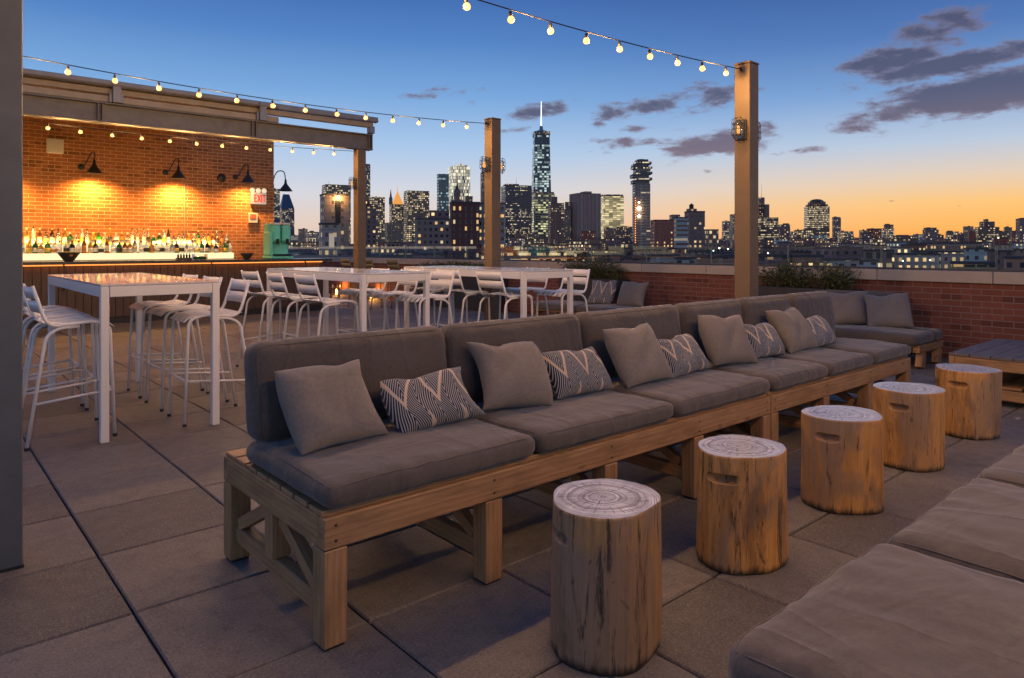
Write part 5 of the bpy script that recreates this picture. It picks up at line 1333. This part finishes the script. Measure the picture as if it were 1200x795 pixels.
# --- nearer blocks with individual windows
M_winlit = emit('lit_window', (1, .60, .22), .8); M_winlit2 = emit('lit_window_cool', (1, .80, .46), .7); M_windark = paint('dark_window_glass', (.025, .03, .04), .15); M_frame = paint('window_frame', (.30, .28, .26), .6)
def windows(B, cols, rows, pyt, pyb, lit, fx0=-.42, fx1=.42, ww=1.1, wh=1.5, seed=1):
    rd = random.Random(seed); wm = {}
    for i in range(cols):
        for j in range(rows):
            x = (fx0 + (fx1 - fx0) * i / max(1, cols - 1)) * B.w; z = B.h(pyt) + (B.h(pyb) - B.h(pyt)) * j / max(1, rows - 1)
            q = rd.random(); k = 'l' if q < lit * .6 else ('c' if q < lit else 'd')
            if k not in wm:
                mb = MB(); mb.box((0, -.05, 0), (ww, .16, wh)); f = mb.build('window', {'l': M_winlit, 'c': M_winlit2, 'd': M_windark}[k], B.r)
                m2 = MB()
                m2.box((0, -.09, -wh / 2 - .08), (ww + .3, .30, .14)); m2.box((0, -.14, 0), (.07, .03, wh)); s = m2.build('sill', M_frame, f); wm[k] = (f.data, s.data)
            else:
                f = bpy.data.objects.new('window', wm[k][0]); COL.objects.link(f); f.parent = B.r
                s = bpy.data.objects.new('sill', wm[k][1]); COL.objects.link(s); s.parent = f
            f.location = (x, -B.d / 2, z)
P_ = lambda n, c: paint(n, c, .85, bumpy=.3)
F['pw_tan'] = P_('brick_tan_plain', (.42, .28, .21)); F['pw_red'] = P_('brick_red_plain', (.20, .075, .055)); F['pw_pale'] = P_('pale_render', (.58, .50, .43)); F['pw_grey'] = P_('grey_render', (.40, .36, .32))
B = tower('apartment_house', 486, 527, 258, 400, 'pw_tan', 'brown brick apartment house with a few lit windows under the teal tower', turn=.12, ratio=.6, pent=[(-.1, .5, 247), (-.5, -.35, 254)]); windows(B, 6, 7, 262, 306, .2, seed=2, ww=1.3, wh=1.6)
B = tower('apartment_house', 527, 562, 239, 350, 'pw_red', 'dark red brick apartment house with columns of lit windows', turn=.15, ratio=.6); windows(B, 5, 9, 245, 307, .42, seed=3, ww=.95, wh=1.9)
B = tower('apartment_house', 559, 592, 240, 360, 'pw_grey', 'pale glazed apartment house behind the farther post', turn=-.1, ratio=.6); windows(B, 4, 8, 245, 306, .3, seed=4, ww=2.4, wh=1.5)
B = tower('warehouse', 586, 664, 295, 300, 'pw_tan', 'long low building with amber lit upper floor right of the farther post', turn=.05, ratio=.3, kit=False)
windows(B, 22, 2, 298, 305, .75, -.47, .47, 1.1, 1.1, seed=5)
B = tower('white_shed', 720, 741, 303, 260, 'pw_pale', 'small white windowless building below the yellow block', kit=False, turn=.4)
B = tower('brick_house', 664, 690, 296, 300, 'pw_red', 'low dark brick house below the windowless slab', kit=True); windows(B, 5, 3, 299, 312, .35, seed=6, ww=.9, wh=1.2)
B = tower('apartment_house', 1064, 1150, 286, 420, 'pw_tan', 'wide tan apartment house with two rows of lit windows', turn=.05, ratio=.3); windows(B, 24, 3, 290, 303, .5, -.47, .47, .9, 1.5, seed=7)
B = tower('warehouse', 1044, 1100, 299, 300, 'lowrise_grey', 'long pale roofed building below the wide tan apartment house', turn=.1, ratio=.3, kit=False)
B = tower('depot', 1114, 1168, 310, 200, 'strip_lit', 'low yellow lit depot just above the parapet glass', turn=.0, ratio=.3, kit=False)
B = tower('brick_house', 1056, 1085, 288, 420, 'pw_red', 'dark brick house with four lit windows left of the wide tan one', turn=.1, ratio=.5); windows(B, 6, 2, 292, 299, .7, seed=8, ww=.9, wh=1.2)

# --- low blocks filling the view down to the parapet, each its own building
low = []
rl = random.Random(21)
LMK = [(335, 'the sloped roof tower'), (392, 'the tan stone block'), (442, 'the yellow lit block'), (466, 'the gold topped tower'), (538, 'the brilliantly lit tower'), (605, 'the black office slab'), (634, 'the tallest tower'), (685, 'the windowless slab'),
       (717, 'the yellow office block'), (751, 'the tower under construction'), (812, 'the water tank block'), (850, 'the narrow orange edged block'), (895, 'the twin mast block'), (957, 'the rounded crown tower'), (980, 'the slim plain tower'), (1041, 'the tall brown block'), (1090, 'the mauve block'), (1156, 'the terraced lit block'), (1200, 'the mauve tower at the edge')]
bands = [(1500, 266, 281, 8, 20, 40), (1000, 279, 288, 15, 24, 30), (620, 284, 294, 16, 28, 26), (330, 291, 300, 22, 38, 20), (190, 300, 308, 26, 46, 15)]
cntl = {}
CF = {'lowrise_grey': 'grey', 'lowrise_brown': 'brown', 'lowrise_pale': 'pale', 'silhouette': 'dark', 'plum': 'mauve', 'brick_red': 'dark red', 'residential': 'tan', 'lit_warm': 'warmly lit'}
rec = []
for bi, (Z0, p0, p1, w0, w1, n) in enumerate(bands):
    px = 322.0
    while px < 1235:
        w = rl.uniform(w0, w1); py = rl.uniform(p0, p1); Z = Z0 * rl.uniform(.88, 1.15)
        fc = rl.choice(list(CF) if bi < 4 else ['lowrise_grey', 'lowrise_brown', 'lowrise_pale', 'silhouette'])
        if bi == 0 and (376 < px + w and px < 600): px += w; continue
        if bi == 0 and px < 600: py += 3
        if bi == 4 and (585 < px + w and px < 665 or 1060 < px + w and px < 1170 or 486 < px + w and px < 590): px += w; continue
        mid = px + w / 2; lm = min(LMK, key=lambda q: abs(q[0] - mid))[1]
        rec.append([px, px + w, py, Z, fc, lm, bi]); px += w * rl.uniform(.8, 1.0)
DP = ['on the skyline', 'far off', 'set well back', 'in the middle distance', 'close below the parapet glass']
for q in rec:
    k = (q[4], q[5], q[6]); cntl.setdefault(k, []).append(q)
for k, L in cntl.items():
    L.sort(key=lambda q: q[0])
    for i, q in enumerate(L):
        o_ = '' if len(L) == 1 else (['leftmost ', 'rightmost '] if len(L) == 2 else ['leftmost ', 'middle ', 'rightmost '] if len(L) == 3 else ['first ', 'second ', 'third ', 'fourth ', 'fifth '])[min(i, 4)]
        tower('low_building', q[0], q[1], q[2], q[3], q[4], f'{o_}{CF[q[4]]} low building {DP[q[6]]} below {q[5]}', turn=rl.uniform(.05, .35), ratio=rl.uniform(.5, .9), group='low buildings between terrace and skyline')

# street and roof flood lamps in the city
for (px, py, Z, mt_, sc, lb) in ((838, 304, 230, M_floodg, .28, 'green white street lamp below the water tank block'), (836, 294, 300, M_floodg, .25, 'pale green lamp over the roofs below the water tank block'), (1058, 306, 240, M_floodg, .22, 'white street lamp below the tall brown block'),
                             (1090, 305, 240, M_floodg, .26, 'white street lamp with halo below the mauve block'), (843, 291, 520, M_flood, .55, 'yellow roof lamp left of the nearest post'), (853, 292, 520, M_floodg, .5, 'whitish roof lamp close to the nearest post'),
                             (1170, 279, 500, M_flood, .4, 'amber roof lamp beside the terraced lit block'), (900, 297, 300, M_flood, .25, 'amber street lamp just right of the nearest post')):
    x, a = at(px, Z); z = zof(py, Z); r = empty('street_lamp', (x, a, GZ)); tag(r, lb, 'street lamp', 'distant lamps among the roofs')
    mb = MB(); mb.tube([(0, 0, 0), (0, 0, z - GZ - sc)], .12, 6, r2=.07); mb.build('lamp_post', M_dark, r)
    mb = MB(); mb.lathe([(.01, -sc), (sc * .8, -sc * .4), (sc, 0), (sc * .8, sc * .4), (.01, sc)], 10, (0, 0, z - GZ)); mb.build('lamp_head', mt_, r)
